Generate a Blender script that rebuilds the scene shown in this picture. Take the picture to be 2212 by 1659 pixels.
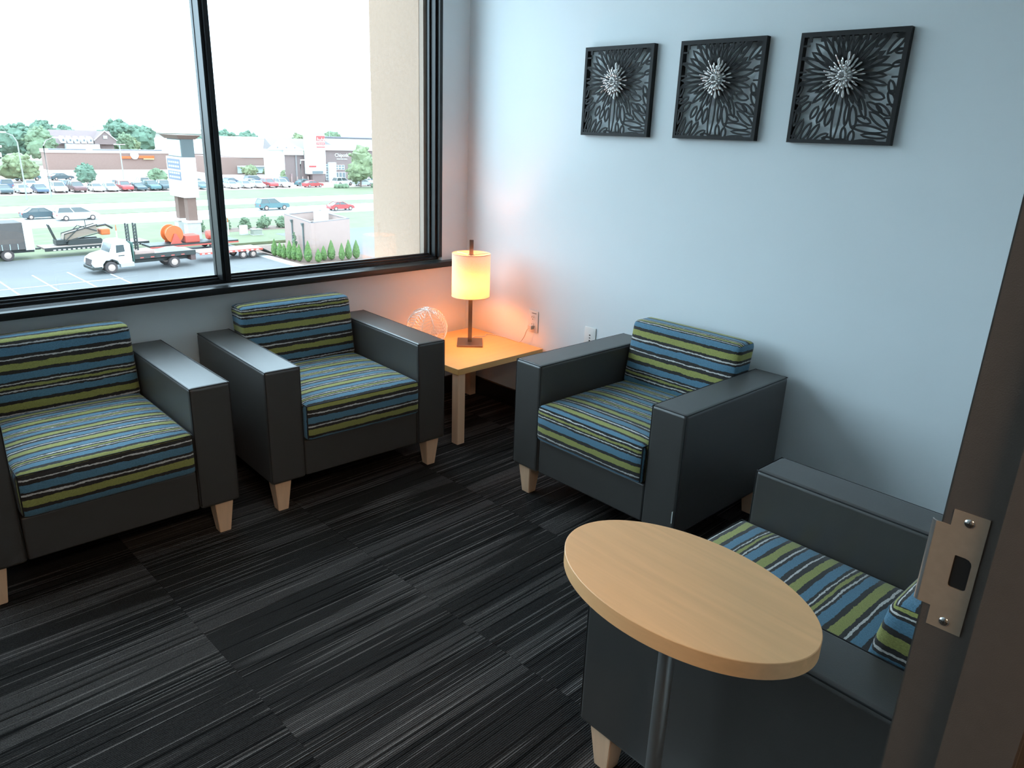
import bpy, bmesh, math, random
from mathutils import Vector, Matrix, noise as mnoise
sc = bpy.context.scene
for o in list(bpy.data.objects):
    bpy.data.objects.remove(o)
COL = sc.collection

# ------------------------------------------------------------------ camera
def set_camera():
    cd = bpy.data.cameras.new('camera')
    cam = bpy.data.objects.new('camera', cd)
    COL.objects.link(cam)
    cd.sensor_width = 36.0
    cd.lens = 1592.9 / 2212 * 36.0
    cd.clip_start = 0.05
    cd.clip_end = 4000
    yaw, pit, rol = 0.7899, 0.32684, 0.03727
    f = Vector((math.sin(yaw) * math.cos(pit), math.cos(yaw) * math.cos(pit), -math.sin(pit)))
    r0 = Vector((math.cos(yaw), -math.sin(yaw), 0))
    u0 = r0.cross(f)
    r = r0 * math.cos(rol) + u0 * math.sin(rol)
    u = -r0 * math.sin(rol) + u0 * math.cos(rol)
    m = Matrix(((r.x, u.x, -f.x, -2.7697), (r.y, u.y, -f.y, -3.1462), (r.z, u.z, -f.z, 1.4513), (0, 0, 0, 1)))
    cam.matrix_world = m
    sc.camera = cam
set_camera()

# ------------------------------------------------------------------ world, exposure
SKY = 6.8
w = bpy.data.worlds.new('overcast_sky')
sc.world = w
w.use_nodes = True
bg = w.node_tree.nodes['Background']
bg.inputs[0].default_value = (0.725, 0.97, 1.15, 1)
bg.inputs[1].default_value = SKY
sc.view_settings.view_transform = 'Standard'
sc.view_settings.look = 'None'
sc.view_settings.gamma = 1.0
sc.view_settings.use_curve_mapping = False
sc.view_settings.exposure = 0.0
sc.cycles.use_denoising = True
sc.cycles.max_bounces = 10
sc.cycles.diffuse_bounces = 5
sc.cycles.transparent_max_bounces = 16
sc.cycles.sample_clamp_indirect = 6.0

BULB_W = 8.5
HALL_W = 56.0

# ------------------------------------------------------------------ helpers
def tag(o, label=None, cat=None, group=None, kind=None):
    if label: o['label'] = label
    if cat: o['category'] = cat
    if group: o['group'] = group
    if kind: o['kind'] = kind
    return o

def empty(name, loc=(0, 0, 0), rz=0.0, parent=None):
    o = bpy.data.objects.new(name, None)
    o.empty_display_size = 0.1
    COL.objects.link(o)
    o.location = loc
    o.rotation_euler = (0, 0, rz)
    if parent: o.parent = parent
    return o

def thing(name, label, cat, loc=(0, 0, 0), rz=0.0, group=None):
    return tag(empty(name, loc, rz), label, cat, group)

def link(name, bm, mat, parent=None, smooth=None, wn=False, loc=None, rot=None):
    bmesh.ops.recalc_face_normals(bm, faces=bm.faces[:])
    me = bpy.data.meshes.new(name)
    bm.to_mesh(me)
    bm.free()
    me.materials.append(mat)
    if smooth is not None:
        for p in me.polygons: p.use_smooth = True
        me.set_sharp_from_angle(angle=math.radians(smooth))
    o = bpy.data.objects.new(name, me)
    COL.objects.link(o)
    if wn:
        md = o.modifiers.new('weighted', 'WEIGHTED_NORMAL')
        md.keep_sharp = True
    if parent: o.parent = parent
    if loc: o.location = loc
    if rot: o.rotation_euler = rot
    return o

def mk(name, me, parent=None, loc=None, rot=None, scale=None):
    o = bpy.data.objects.new(name, me)
    COL.objects.link(o)
    if parent: o.parent = parent
    if loc: o.location = loc
    if rot: o.rotation_euler = rot
    if scale: o.scale = scale
    return o

def children(o):
    return [c for c in bpy.data.objects if c.parent == o]

def copy_tree(o, parent=None):
    c = o.copy()
    COL.objects.link(c)
    c.parent = parent
    for ch in o.children:
        copy_tree(ch, c)
    return c

def box(bm, x0, x1, y0, y1, z0, z1, bev=0.0, seg=2):
    vs = [bm.verts.new(p) for p in ((x0, y0, z0), (x1, y0, z0), (x1, y1, z0), (x0, y1, z0),
                                    (x0, y0, z1), (x1, y0, z1), (x1, y1, z1), (x0, y1, z1))]
    fs = [bm.faces.new([vs[i] for i in q]) for q in ((3, 2, 1, 0), (4, 5, 6, 7), (0, 1, 5, 4), (1, 2, 6, 5), (2, 3, 7, 6), (3, 0, 4, 7))]
    if bev > 0:
        es = list({e for f in fs for e in f.edges})
        bmesh.ops.bevel(bm, geom=es, offset=bev, segments=seg, profile=0.5, affect='EDGES')
    return vs

def frustum(bm, cx, cy, z0, z1, a0, b0, a1, b1, bev=0.0, dx=0, dy=0):
    """half sizes a0,b0 at z0 ; a1,b1 at z1"""
    vs = [bm.verts.new(p) for p in ((cx - a0, cy - b0, z0), (cx + a0, cy - b0, z0), (cx + a0, cy + b0, z0), (cx - a0, cy + b0, z0),
          (cx + dx - a1, cy + dy - b1, z1), (cx + dx + a1, cy + dy - b1, z1), (cx + dx + a1, cy + dy + b1, z1), (cx + dx - a1, cy + dy + b1, z1))]
    fs = [bm.faces.new([vs[i] for i in q]) for q in ((3, 2, 1, 0), (4, 5, 6, 7), (0, 1, 5, 4), (1, 2, 6, 5), (2, 3, 7, 6), (3, 0, 4, 7))]
    if bev > 0:
        es = list({e for f in fs for e in f.edges})
        bmesh.ops.bevel(bm, geom=es, offset=bev, segments=2, affect='EDGES')

def prism(bm, pts, axis, a, b):
    """pts 2D polygon extruded along axis from a to b. axis 'y': pts=(x,z); 'x': pts=(y,z); 'z': pts=(x,y)"""
    def P(p, t):
        return {'y': (p[0], t, p[1]), 'x': (t, p[0], p[1]), 'z': (p[0], p[1], t)}[axis]
    v0 = [bm.verts.new(P(p, a)) for p in pts]
    v1 = [bm.verts.new(P(p, b)) for p in pts]
    n = len(pts)
    bm.faces.new(v0)
    bm.faces.new(v1[::-1])
    for i in range(n):
        j = (i + 1) % n
        bm.faces.new((v0[i], v1[i], v1[j], v0[j]))
    return v0, v1

def tube(bm, pts, r, n=6, closed=False, cap=True):
    pts = [Vector(p) for p in pts]
    rings = []
    m = len(pts)
    up = Vector((0, 0, 1))
    for i, p in enumerate(pts):
        if closed: t = pts[(i + 1) % m] - pts[i - 1]
        else: t = pts[min(i + 1, m - 1)] - pts[max(i - 1, 0)]
        t.normalize()
        s = t.cross(up)
        if s.length < 1e-3: s = t.cross(Vector((1, 0, 0)))
        s.normalize()
        q = s.cross(t)
        rr = r[i] if isinstance(r, (list, tuple)) else r
        rings.append([bm.verts.new(p + rr * (math.cos(2 * math.pi * k / n) * s + math.sin(2 * math.pi * k / n) * q)) for k in range(n)])
    rng = range(m) if closed else range(m - 1)
    for i in rng:
        a, b = rings[i], rings[(i + 1) % m]
        for k in range(n):
            bm.faces.new((a[k], a[(k + 1) % n], b[(k + 1) % n], b[k]))
    if cap and not closed:
        bm.faces.new(rings[0][::-1])
        bm.faces.new(rings[-1])

def lathe(bm, prof, n=24, cx=0, cy=0, axis='z', sx=1.0, sy=1.0):
    rings = []
    for r, z in prof:
        ring = []
        for k in range(n):
            a = 2 * math.pi * k / n
            c, s = r * math.cos(a) * sx, r * math.sin(a) * sy
            p = (cx + c, cy + s, z) if axis == 'z' else ((cx + c, z, cy + s) if axis == 'y' else (z, cx + c, cy + s))
            ring.append(bm.verts.new(p))
        rings.append(ring)
    for a, b in zip(rings, rings[1:]):
        for k in range(n):
            bm.faces.new((a[k], a[(k + 1) % n], b[(k + 1) % n], b[k]))
    bm.faces.new(rings[0][::-1])
    bm.faces.new(rings[-1])

def blob(bm, c, r, seed, amp=0.25, freq=1.2, sub=2, sz=1.0):
    g = bmesh.ops.create_icosphere(bm, subdivisions=sub, radius=1.0)
    off = Vector((seed * 7.31, seed * 3.17, seed * 1.7))
    for v in g['verts']:
        d = v.co.normalized()
        k = 1 + amp * (mnoise.noise(d * freq + off) + 0.6 * mnoise.noise(d * freq * 2.7 + off))
        v.co = Vector(c) + Vector((d.x * r, d.y * r, d.z * r * sz)) * k

# ------------------------------------------------------------------ materials
MATS = {}
def nodes_of(m):
    m.use_nodes = True
    nt = m.node_tree
    return nt, nt.nodes, nt.links, nt.nodes['Principled BSDF']

def pbr(name, col, rough=0.5, metal=0.0, var=0.0, vscale=8.0, bump=0.0, bscale=200.0, spec=None, stretch=None):
    if name in MATS: return MATS[name]
    m = bpy.data.materials.new(name)
    nt, N, L, b = nodes_of(m)
    b.inputs['Base Color'].default_value = (*col, 1)
    b.inputs['Roughness'].default_value = rough
    b.inputs['Metallic'].default_value = metal
    if spec is not None: b.inputs['Specular IOR Level'].default_value = spec
    tc = N.new('ShaderNodeTexCoord')
    src = tc.outputs['Object']
    if stretch:
        mp = N.new('ShaderNodeMapping')
        mp.inputs['Scale'].default_value = stretch
        L.new(src, mp.inputs['Vector'])
        src = mp.outputs['Vector']
    if var > 0:
        n = N.new('ShaderNodeTexNoise')
        n.inputs['Scale'].default_value = vscale
        n.inputs['Detail'].default_value = 4
        L.new(src, n.inputs['Vector'])
        mr = N.new('ShaderNodeMapRange')
        mr.inputs['From Min'].default_value = 0.25
        mr.inputs['From Max'].default_value = 0.75
        mr.inputs['To Min'].default_value = 1 - var
        mr.inputs['To Max'].default_value = 1 + var
        L.new(n.outputs['Fac'], mr.inputs['Value'])
        mx = N.new('ShaderNodeVectorMath')
        mx.operation = 'SCALE'
        mx.inputs[0].default_value = col
        L.new(mr.outputs['Result'], mx.inputs['Scale'])
        L.new(mx.outputs['Vector'], b.inputs['Base Color'])
    if bump > 0:
        n2 = N.new('ShaderNodeTexNoise')
        n2.inputs['Scale'].default_value = bscale
        n2.inputs['Detail'].default_value = 3
        L.new(src, n2.inputs['Vector'])
        bp = N.new('ShaderNodeBump')
        bp.inputs['Strength'].default_value = bump
        bp.inputs['Distance'].default_value = 0.002
        L.new(n2.outputs['Fac'], bp.inputs['Height'])
        L.new(bp.outputs['Normal'], b.inputs['Normal'])
    MATS[name] = m
    return m

def math_node(N, L, op, a, b=None):
    n = N.new('ShaderNodeMath')
    n.operation = op
    for i, v in enumerate((a, b)):
        if v is None: continue
        if isinstance(v, (int, float)): n.inputs[i].default_value = v
        else: L.new(v, n.inputs[i])
    return n.outputs[0]

# striped chenille upholstery; stripes follow UV.y (metres), ragged edges
BLUE, DARK, WHT, GRN = (0.085, 0.185, 0.265), (0.026, 0.022, 0.021), (0.52, 0.50, 0.48), (0.275, 0.275, 0.080)
SEQ = [('B', 23), ('D', 8), ('W', 4), ('D', 6), ('G', 9), ('D', 8), ('W', 4), ('D', 6),
       ('B', 24), ('D', 12), ('G', 24), ('D', 11), ('W', 5), ('D', 8),
       ('B', 26), ('D', 12), ('W', 5), ('D', 14), ('G', 22), ('D', 13)]
PERIOD = 0.244
def fabric():
    m = bpy.data.materials.new('striped_fabric')
    nt, N, L, b = nodes_of(m)
    uv = N.new('ShaderNodeUVMap')
    sep = N.new('ShaderNodeSeparateXYZ')
    L.new(uv.outputs['UV'], sep.inputs[0])
    at = N.new('ShaderNodeAttribute')
    at.attribute_type = 'OBJECT'
    at.attribute_name = 'stripe_offset'
    def nz(sx, sy, det=2):
        cb = N.new('ShaderNodeCombineXYZ')
        L.new(math_node(N, L, 'MULTIPLY', sep.outputs[0], sx), cb.inputs[0])
        L.new(math_node(N, L, 'MULTIPLY', sep.outputs[1], sy), cb.inputs[1])
        L.new(math_node(N, L, 'MULTIPLY', at.outputs['Fac'], 37.0), cb.inputs[2])
        n = N.new('ShaderNodeTexNoise')
        n.inputs['Scale'].default_value = 1.0
        n.inputs['Detail'].default_value = det
        L.new(cb.outputs[0], n.inputs['Vector'])
        return n.outputs['Fac']
    slow = math_node(N, L, 'MULTIPLY', math_node(N, L, 'SUBTRACT', nz(14, 55), 0.5), 0.010)
    fast = math_node(N, L, 'MULTIPLY', math_node(N, L, 'SUBTRACT', nz(110, 160), 0.5), 0.0055)
    v = math_node(N, L, 'ADD', math_node(N, L, 'ADD', sep.outputs[1], at.outputs['Fac']), math_node(N, L, 'ADD', slow, fast))
    ph = math_node(N, L, 'FRACT', math_node(N, L, 'DIVIDE', math_node(N, L, 'ADD', v, 10 * PERIOD), PERIOD))
    cr = N.new('ShaderNodeValToRGB')
    cr.color_ramp.interpolation = 'CONSTANT'
    tot = sum(s for _, s in SEQ)
    cm = {'B': BLUE, 'D': DARK, 'W': WHT, 'G': GRN}
    pos = 0
    els = cr.color_ramp.elements
    for i, (k, s) in enumerate(SEQ):
        e = els[i] if i < 1 else (els[1] if i == 1 else els.new(pos / tot))
        e.position = pos / tot
        e.color = (*cm[k], 1)
        pos += s
    L.new(ph, cr.inputs['Fac'])
    grain = nz(260, 900, 3)
    mr = N.new('ShaderNodeMapRange')
    mr.inputs['From Min'].default_value = 0.3
    mr.inputs['From Max'].default_value = 0.7
    mr.inputs['To Min'].default_value = 0.72
    mr.inputs['To Max'].default_value = 1.25
    L.new(grain, mr.inputs['Value'])
    sc_ = N.new('ShaderNodeVectorMath')
    sc_.operation = 'SCALE'
    L.new(cr.outputs['Color'], sc_.inputs[0])
    L.new(mr.outputs['Result'], sc_.inputs['Scale'])
    L.new(sc_.outputs['Vector'], b.inputs['Base Color'])
    b.inputs['Roughness'].default_value = 0.85
    b.inputs['Specular IOR Level'].default_value = 0.25
    b.inputs['Sheen Weight'].default_value = 0.15
    bp = N.new('ShaderNodeBump')
    bp.inputs['Strength'].default_value = 0.35
    bp.inputs['Distance'].default_value = 0.0015
    L.new(grain, bp.inputs['Height'])
    L.new(bp.outputs['Normal'], b.inputs['Normal'])
    return m

def carpet():
    m = bpy.data.materials.new('striated_carpet')
    nt, N, L, b = nodes_of(m)
    tc = N.new('ShaderNodeTexCoord')
    sep = N.new('ShaderNodeSeparateXYZ')
    L.new(tc.outputs['Object'], sep.inputs[0])
    oi = N.new('ShaderNodeObjectInfo')
    rnd = oi.outputs['Random']
    def nz(sx, sy, det, off):
        cb = N.new('ShaderNodeCombineXYZ')
        L.new(math_node(N, L, 'MULTIPLY', sep.outputs[0], sx), cb.inputs[0])
        L.new(math_node(N, L, 'MULTIPLY', sep.outputs[1], sy), cb.inputs[1])
        L.new(math_node(N, L, 'ADD', math_node(N, L, 'MULTIPLY', rnd, 91.0), off), cb.inputs[2])
        n = N.new('ShaderNodeTexNoise')
        n.inputs['Scale'].default_value = 1.0
        n.inputs['Detail'].default_value = det
        L.new(cb.outputs[0], n.inputs['Vector'])
        return n.outputs['Fac']
    def ramp(x, a, c):
        mr = N.new('ShaderNodeMapRange')
        mr.interpolation_type = 'SMOOTHSTEP'
        mr.inputs['From Min'].default_value = a
        mr.inputs['From Max'].default_value = c
        L.new(x, mr.inputs['Value'])
        return mr.outputs['Result']
    band = ramp(nz(0.35, 6.5, 1.0, 3.0), 0.54, 0.565)             # broad paler bands
    line = ramp(nz(1.8, 150.0, 0.0, 11.0), 0.66, 0.72)          # thin pale streaks
    dline = ramp(nz(1.2, 110.0, 0.0, 23.0), 0.64, 0.70)          # thin dark streaks
    rows = N.new('ShaderNodeTexWave')
    rows.wave_type = 'BANDS'
    rows.bands_direction = 'Y'
    rows.inputs['Scale'].default_value = 55.0
    rows.inputs['Distortion'].default_value = 0.4
    L.new(tc.outputs['Object'], rows.inputs['Vector'])
    tuft = nz(420, 300, 2, 5.0)
    rowa = math_node(N, L, 'ADD', 0.012, math_node(N, L, 'MULTIPLY', rows.outputs['Fac'], 0.050))
    lum = math_node(N, L, 'ADD', 0.021, math_node(N, L, 'MULTIPLY', band, rowa))
    lum = math_node(N, L, 'ADD', lum, math_node(N, L, 'MULTIPLY', rows.outputs['Fac'], 0.008))
    lum = math_node(N, L, 'ADD', lum, math_node(N, L, 'MULTIPLY', line, 0.095))
    lum = math_node(N, L, 'MULTIPLY', lum, math_node(N, L, 'SUBTRACT', 1.0, math_node(N, L, 'MULTIPLY', dline, 0.75)))
    tm = N.new('ShaderNodeMapRange')
    tm.inputs['From Min'].default_value = 0.3
    tm.inputs['From Max'].default_value = 0.7
    tm.inputs['To Min'].default_value = 0.55
    tm.inputs['To Max'].default_value = 1.45
    L.new(tuft, tm.inputs['Value'])
    lum = math_node(N, L, 'MULTIPLY', lum, tm.outputs['Result'])
    cb = N.new('ShaderNodeCombineXYZ')
    for i, k in enumerate((0.80, 0.70, 0.66)):
        L.new(math_node(N, L, 'MULTIPLY', lum, k), cb.inputs[i])
    L.new(cb.outputs[0], b.inputs['Base Color'])
    b.inputs['Roughness'].default_value = 0.95
    b.inputs['Specular IOR Level'].default_value = 0.1
    bp = N.new('ShaderNodeBump')
    bp.inputs['Strength'].default_value = 0.6
    bp.inputs['Distance'].default_value = 0.003
    L.new(math_node(N, L, 'ADD', rows.outputs['Fac'], tuft), bp.inputs['Height'])
    L.new(bp.outputs['Normal'], b.inputs['Normal'])
    return m

def maple(name, col, axis=0):
    m = bpy.data.materials.new(name)
    nt, N, L, b = nodes_of(m)
    tc = N.new('ShaderNodeTexCoord')
    mp = N.new('ShaderNodeMapping')
    s = [60.0, 60.0, 60.0]
    s[axis] = 3.0
    mp.inputs['Scale'].default_value = s
    L.new(tc.outputs['Object'], mp.inputs['Vector'])
    n = N.new('ShaderNodeTexNoise')
    n.inputs['Scale'].default_value = 1.0
    n.inputs['Detail'].default_value = 5
    n.inputs['Distortion'].default_value = 0.6
    L.new(mp.outputs['Vector'], n.inputs['Vector'])
    cr = N.new('ShaderNodeValToRGB')
    cr.color_ramp.elements[0].position = 0.3
    cr.color_ramp.elements[1].position = 0.7
    cr.color_ramp.elements[0].color = (*[c * 0.93 for c in col], 1)
    cr.color_ramp.elements[1].color = (*[c * 1.03 for c in col], 1)
    L.new(n.outputs['Fac'], cr.inputs['Fac'])
    L.new(cr.outputs['Color'], b.inputs['Base Color'])
    b.inputs['Roughness'].default_value = 0.42
    return m

def glass():
    m = bpy.data.materials.new('window_glass')
    nt, N, L, b = nodes_of(m)
    out = N['Material Output']
    tr = N.new('ShaderNodeBsdfTransparent')
    tr.inputs['Color'].default_value = (0.97, 0.985, 0.98, 1)
    gl = N.new('ShaderNodeBsdfGlossy')
    gl.inputs['Roughness'].default_value = 0.0
    fr = N.new('ShaderNodeFresnel')
    # the same reflectance on both faces of the pane (the node inverts the IOR on back faces)
    ge = N.new('ShaderNodeNewGeometry')
    mr = N.new('ShaderNodeMapRange')
    mr.inputs['To Min'].default_value = 1.5
    mr.inputs['To Max'].default_value = 1 / 1.5
    L.new(ge.outputs['Backfacing'], mr.inputs['Value'])
    L.new(mr.outputs['Result'], fr.inputs['IOR'])
    mx = N.new('ShaderNodeMixShader')
    L.new(fr.outputs[0], mx.inputs[0])
    L.new(tr.outputs[0], mx.inputs[1])
    L.new(gl.outputs[0], mx.inputs[2])
    L.new(mx.outputs[0], out.inputs['Surface'])
    return m

def shade_mat():
    m = bpy.data.materials.new('linen_shade')
    nt, N, L, b = nodes_of(m)
    out = N['Material Output']
    tc = N.new('ShaderNodeTexCoord')
    mp = N.new('ShaderNodeMapping')
    mp.inputs['Scale'].default_value = (300, 300, 900)
    L.new(tc.outputs['Object'], mp.inputs['Vector'])
    n = N.new('ShaderNodeTexNoise')
    n.inputs['Scale'].default_value = 1.0
    n.inputs['Detail'].default_value = 3
    L.new(mp.outputs['Vector'], n.inputs['Vector'])
    cr = N.new('ShaderNodeValToRGB')
    cr.color_ramp.elements[0].color = (0.55, 0.51, 0.43, 1)
    cr.color_ramp.elements[1].color = (0.80, 0.77, 0.70, 1)
    L.new(n.outputs['Fac'], cr.inputs['Fac'])
    df = N.new('ShaderNodeBsdfDiffuse')
    tl = N.new('ShaderNodeBsdfTranslucent')
    L.new(cr.outputs['Color'], df.inputs['Color'])
    L.new(cr.outputs['Color'], tl.inputs['Color'])
    mx = N.new('ShaderNodeMixShader')
    mx.inputs[0].default_value = 0.24
    L.new(df.outputs[0], mx.inputs[1])
    L.new(tl.outputs[0], mx.inputs[2])
    L.new(mx.outputs[0], out.inputs['Surface'])
    return m

M_WALL = pbr('painted_wall', (0.70, 0.745, 0.76), 0.6, var=0.015, vscale=3, bump=0.08, bscale=350)
M_WALL2 = pbr('painted_wall_grey', (0.36, 0.35, 0.34), 0.6, bump=0.08, bscale=350)
M_CEIL = pbr('ceiling_white', (0.80, 0.80, 0.79), 0.8)
M_FAB = fabric()
M_CARPET = carpet()
M_SUB = pbr('floor_screed', (0.03, 0.03, 0.03), 0.9)
M_VINYL = pbr('charcoal_vinyl', (0.054, 0.049, 0.046), 0.36, var=0.05, vscale=20, bump=0.2, bscale=600, spec=0.8)
M_SEAM = pbr('seam_thread', (0.012, 0.012, 0.013), 0.6)
M_MAPLE_X = maple('maple_table', (0.80, 0.45, 0.16), 0)
M_MAPLE_Y = maple('maple_oval', (0.84, 0.455, 0.21), 1)
M_MAPLE_Z = maple('maple_leg', (0.86, 0.56, 0.36), 2)
M_FRAME = pbr('black_aluminium', (0.012, 0.013, 0.014), 0.30, spec=0.35)
M_SILL = pbr('black_sill', (0.014, 0.014, 0.014), 0.32, spec=0.22)
M_BASE = pbr('black_baseboard', (0.012, 0.012, 0.012), 0.45)
M_GLASS = glass()
M_DOORF = pbr('bronze_door_paint', (0.082, 0.067, 0.058), 0.5, var=0.05, vscale=60, bump=0.15, bscale=900)
M_STRIKE = pbr('brushed_brass_plate', (0.36, 0.27, 0.20), 0.45, metal=0.3, var=0.06, vscale=120)
M_STEEL = pbr('brushed_steel', (0.46, 0.45, 0.44), 0.35, metal=0.9)
M_CHROME = pbr('bright_chrome', (0.75, 0.74, 0.72), 0.18, metal=1.0)
M_WIRE = pbr('pale_wire', (0.95, 0.93, 0.88), 0.3, metal=0.3)
M_LAMPM = pbr('dark_nickel', (0.22, 0.19, 0.17), 0.3, metal=0.9)
M_PETAL = pbr('silver_petal', (0.90, 0.89, 0.88), 0.24, metal=0.7)
M_BLACKART = pbr('black_art_lacquer', (0.010, 0.009, 0.009), 0.55, spec=0.3)
M_PLASTIC = pbr('white_plastic', (0.72, 0.71, 0.68), 0.35)
M_SLOT = pbr('dark_slot', (0.03, 0.025, 0.02), 0.6)
M_SHADE = shade_mat()
M_TAG = pbr('white_tag', (0.8, 0.8, 0.78), 0.7)
M_CLEAR = pbr('clear_cord', (0.60, 0.56, 0.50), 0.3)

# ------------------------------------------------------------------ room shell
def struct(name, bm, mat, label, cat, parent=None, **k):
    o = link(name, bm, mat, parent, **k)
    if parent is None: tag(o, label, cat, kind='structure')
    return o

XL, YD, ZC = -5.10, -3.02, 2.75          # left wall, door wall, ceiling
WX0, WX1, WZ0, WZ1 = -4.90, -0.180, 0.780, 2.45   # window opening; unseen left end lengthened to brighten the far wall

bm = bmesh.new()
box(bm, 0, 0.12, -6.0, 0.25, -0.1, ZC)
struct('wall_right', bm, M_WALL, 'pale blue-grey painted wall behind the three flower panels', 'wall')
bm = bmesh.new()
box(bm, XL - 0.1, 0.0, 0.0, 0.16, -0.1, WZ0 - 0.0005)
box(bm, XL - 0.1, WX0, 0.0, 0.16, WZ0, ZC)
box(bm, WX1, 0.0, 0.0, 0.16, WZ0, ZC)
box(bm, WX0, WX1, 0.0, 0.16, WZ1, ZC)
struct('wall_back', bm, M_WALL, 'painted wall around and below the big window', 'wall')
bm = bmesh.new()
box(bm, XL - 0.1, XL, YD - 0.13, 0.0, -0.1, ZC)
struct('wall_left', bm, M_WALL2, 'grey wall closing the room opposite the art', 'wall')
DX0, DX1 = -2.97, -2.05                   # door opening
bm = bmesh.new()
box(bm, DX1 + 0.002, 0.0, YD - 0.12, YD, -0.1, ZC)
box(bm, XL, DX0 - 0.002, YD - 0.12, YD, -0.1, ZC)
box(bm, DX0 - 0.002, DX1 + 0.002, YD - 0.12, YD, 2.16, ZC)
struct('wall_front', bm, M_WALL2, 'wall that holds the doorway', 'wall')
bm = bmesh.new()
box(bm, XL - 0.1, 0.12, -6.0, 0.25, ZC, ZC + 0.1)
struct('ceiling', bm, M_CEIL, 'white ceiling', 'ceiling')
bm = bmesh.new()
box(bm, XL - 0.1, 0.0, -6.1, -6.0, -0.1, ZC)
box(bm, XL - 0.1, XL, -6.0, YD - 0.13, -0.1, ZC)
struct('wall_hall', bm, M_WALL2, 'grey hall walls outside the doorway', 'wall')
bm = bmesh.new()
box(bm, XL, 0.0, -6.0, 0.0, -0.12, -0.006)
FLOOR = struct('floor', bm, M_SUB, 'dark grey striated carpet tile floor', 'floor')
TS = 0.6145
tile_mesh = None
gx = [-0.862 + TS * k for k in range(-7, 3)]
gy = [-1.212 + TS * k for k in range(-8, 3)]
cache = {}
for x0 in gx:
    for y0 in gy:
        x1, y1 = min(x0 + TS, -0.001), min(y0 + TS, -0.001)
        if x1 - x0 < 0.01 or y1 - y0 < 0.01 or x0 < XL or y0 < -5.9: continue
        key = (round(x1 - x0, 3), round(y1 - y0, 3))
        if key not in cache:
            bm = bmesh.new()
            box(bm, 0.0002, x1 - x0 - 0.0002, 0.0002, y1 - y0 - 0.0002, -0.006, 0.0, 0.0004, 1)
            o = link('carpet_tile', bm, M_CARPET, FLOOR)
            cache[key] = o.data
        else:
            o = mk('carpet_tile', cache[key], FLOOR)
        o.location = (x0, y0, 0)

bm = bmesh.new()
box(bm, -0.012, 0.0, YD, -0.012, 0.0, 0.105, 0.003, 1)
struct('baseboard_right', bm, M_BASE, 'black baseboard along the art wall', 'baseboard')
bm = bmesh.new()
box(bm, XL, 0.0, -0.012, 0.0, 0.0, 0.105, 0.003, 1)
struct('baseboard_back', bm, M_BASE, 'black baseboard below the window', 'baseboard')

# ---- window ----
WIN = tag(empty('window_1', (0, 0, 0)), 'wide black-framed window over the parking lot', 'window', kind='structure')
bm = bmesh.new()
box(bm, XL + 0.002, -0.002, -0.052, 0.03, 0.751, 0.780, 0.003, 2)
link('window_sill', bm, M_SILL, WIN, smooth=40)
bm = bmesh.new()
box(bm, WX0, WX1, 0.030, 0.092, 0.782, 0.797, 0.002, 1)
box(bm, WX0, WX1, 0.045, 0.092, 0.797, 0.806, 0.001, 1)
box(bm, WX0 + .04, WX1 - .04, 0.066, 0.076, 0.806, 0.815, 0.001, 1)
link('frame_sill', bm, M_FRAME, WIN, smooth=40)
bm = bmesh.new()
box(bm, WX0, WX1, 0.0, 0.092, WZ1 - 0.06, WZ1 - 0.001, 0.002, 1)
link('frame_head', bm, M_FRAME, WIN)
for s, xa in ((1, WX1), (-1, WX0)):
    bm = bmesh.new()
    def jb(a, b, y0, y1):
        xs = sorted((xa - s * a, xa - s * b))
        box(bm, xs[0], xs[1], y0, y1, 0.7985, WZ1 - 0.061, 0.0015, 1)
    jb(0.0005, 0.020, -0.004, 0.092)
    jb(0.020, 0.032, 0.018, 0.092)
    jb(0.032, 0.041, 0.055, 0.074)
    link('frame_jamb', bm, M_FRAME, WIN, smooth=40)
MULLIONS = (-1.3915, -2.615, -3.8385)
for xm in MULLIONS:
    bm = bmesh.new()
    box(bm, xm - 0.0165, xm + 0.0165, 0.006, 0.092, 0.7985, WZ1 - 0.061, 0.002, 1)
    box(bm, xm - 0.004, xm + 0.0175, -0.006, 0.006, 0.7985, WZ1 - 0.061, 0.002, 1)
    box(bm, xm - 0.0185, xm + 0.022, 0.060, 0.074, 0.7985, WZ1 - 0.061, 0.001, 1)
    link('mullion', bm, M_FRAME, WIN, smooth=40)
PE = [WX0 + 0.034] + [q for m_ in reversed(MULLIONS) for q in (m_ - 0.018, m_ + 0.018)] + [WX1 - 0.034]
for xa, xb in zip(PE[::2], PE[1::2]):
    bm = bmesh.new()
    box(bm, xa, xb, 0.080, 0.086, 0.8065, WZ1 - 0.062)
    link('pane', bm, M_GLASS, WIN)

# ---- door frame (camera stands in the doorway) ----
DOOR = tag(empty('door_1', (0, 0, 0)), 'dark bronze metal door frame with a strike plate', 'door', kind='structure')
def frame_profile(s, X):
    # plan polygon of a pressed metal frame; s=+1: jamb whose face looks to -x
    P = [(0, YD + 0.018), (0, YD - 0.0285), (-0.016, YD - 0.0285), (-0.016, YD - 0.088), (0, YD - 0.088), (0, YD - 0.138),
         (0.05, YD - 0.138), (0.05, YD - 0.122), (0.006, YD - 0.122), (0.006, YD + 0.002), (0.05, YD + 0.002), (0.05, YD + 0.018)]
    return [(X + s * a, b) for a, b in P]
bm = bmesh.new()
prism(bm, frame_profile(1, DX1 - 0.004), 'z', 0.0, 2.15)
es = [e for e in bm.edges if abs(e.verts[0].co.z - e.verts[1].co.z) > 1]
bmesh.ops.bevel(bm, geom=es, offset=0.0018, segments=2, affect='EDGES')
link('jamb', bm, M_DOORF, DOOR, smooth=40)
bm = bmesh.new()
prism(bm, frame_profile(-1, DX0 + 0.004), 'z', 0.0, 2.15)
link('jamb', bm, M_DOORF, DOOR, smooth=40)
bm = bmesh.new()
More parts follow.
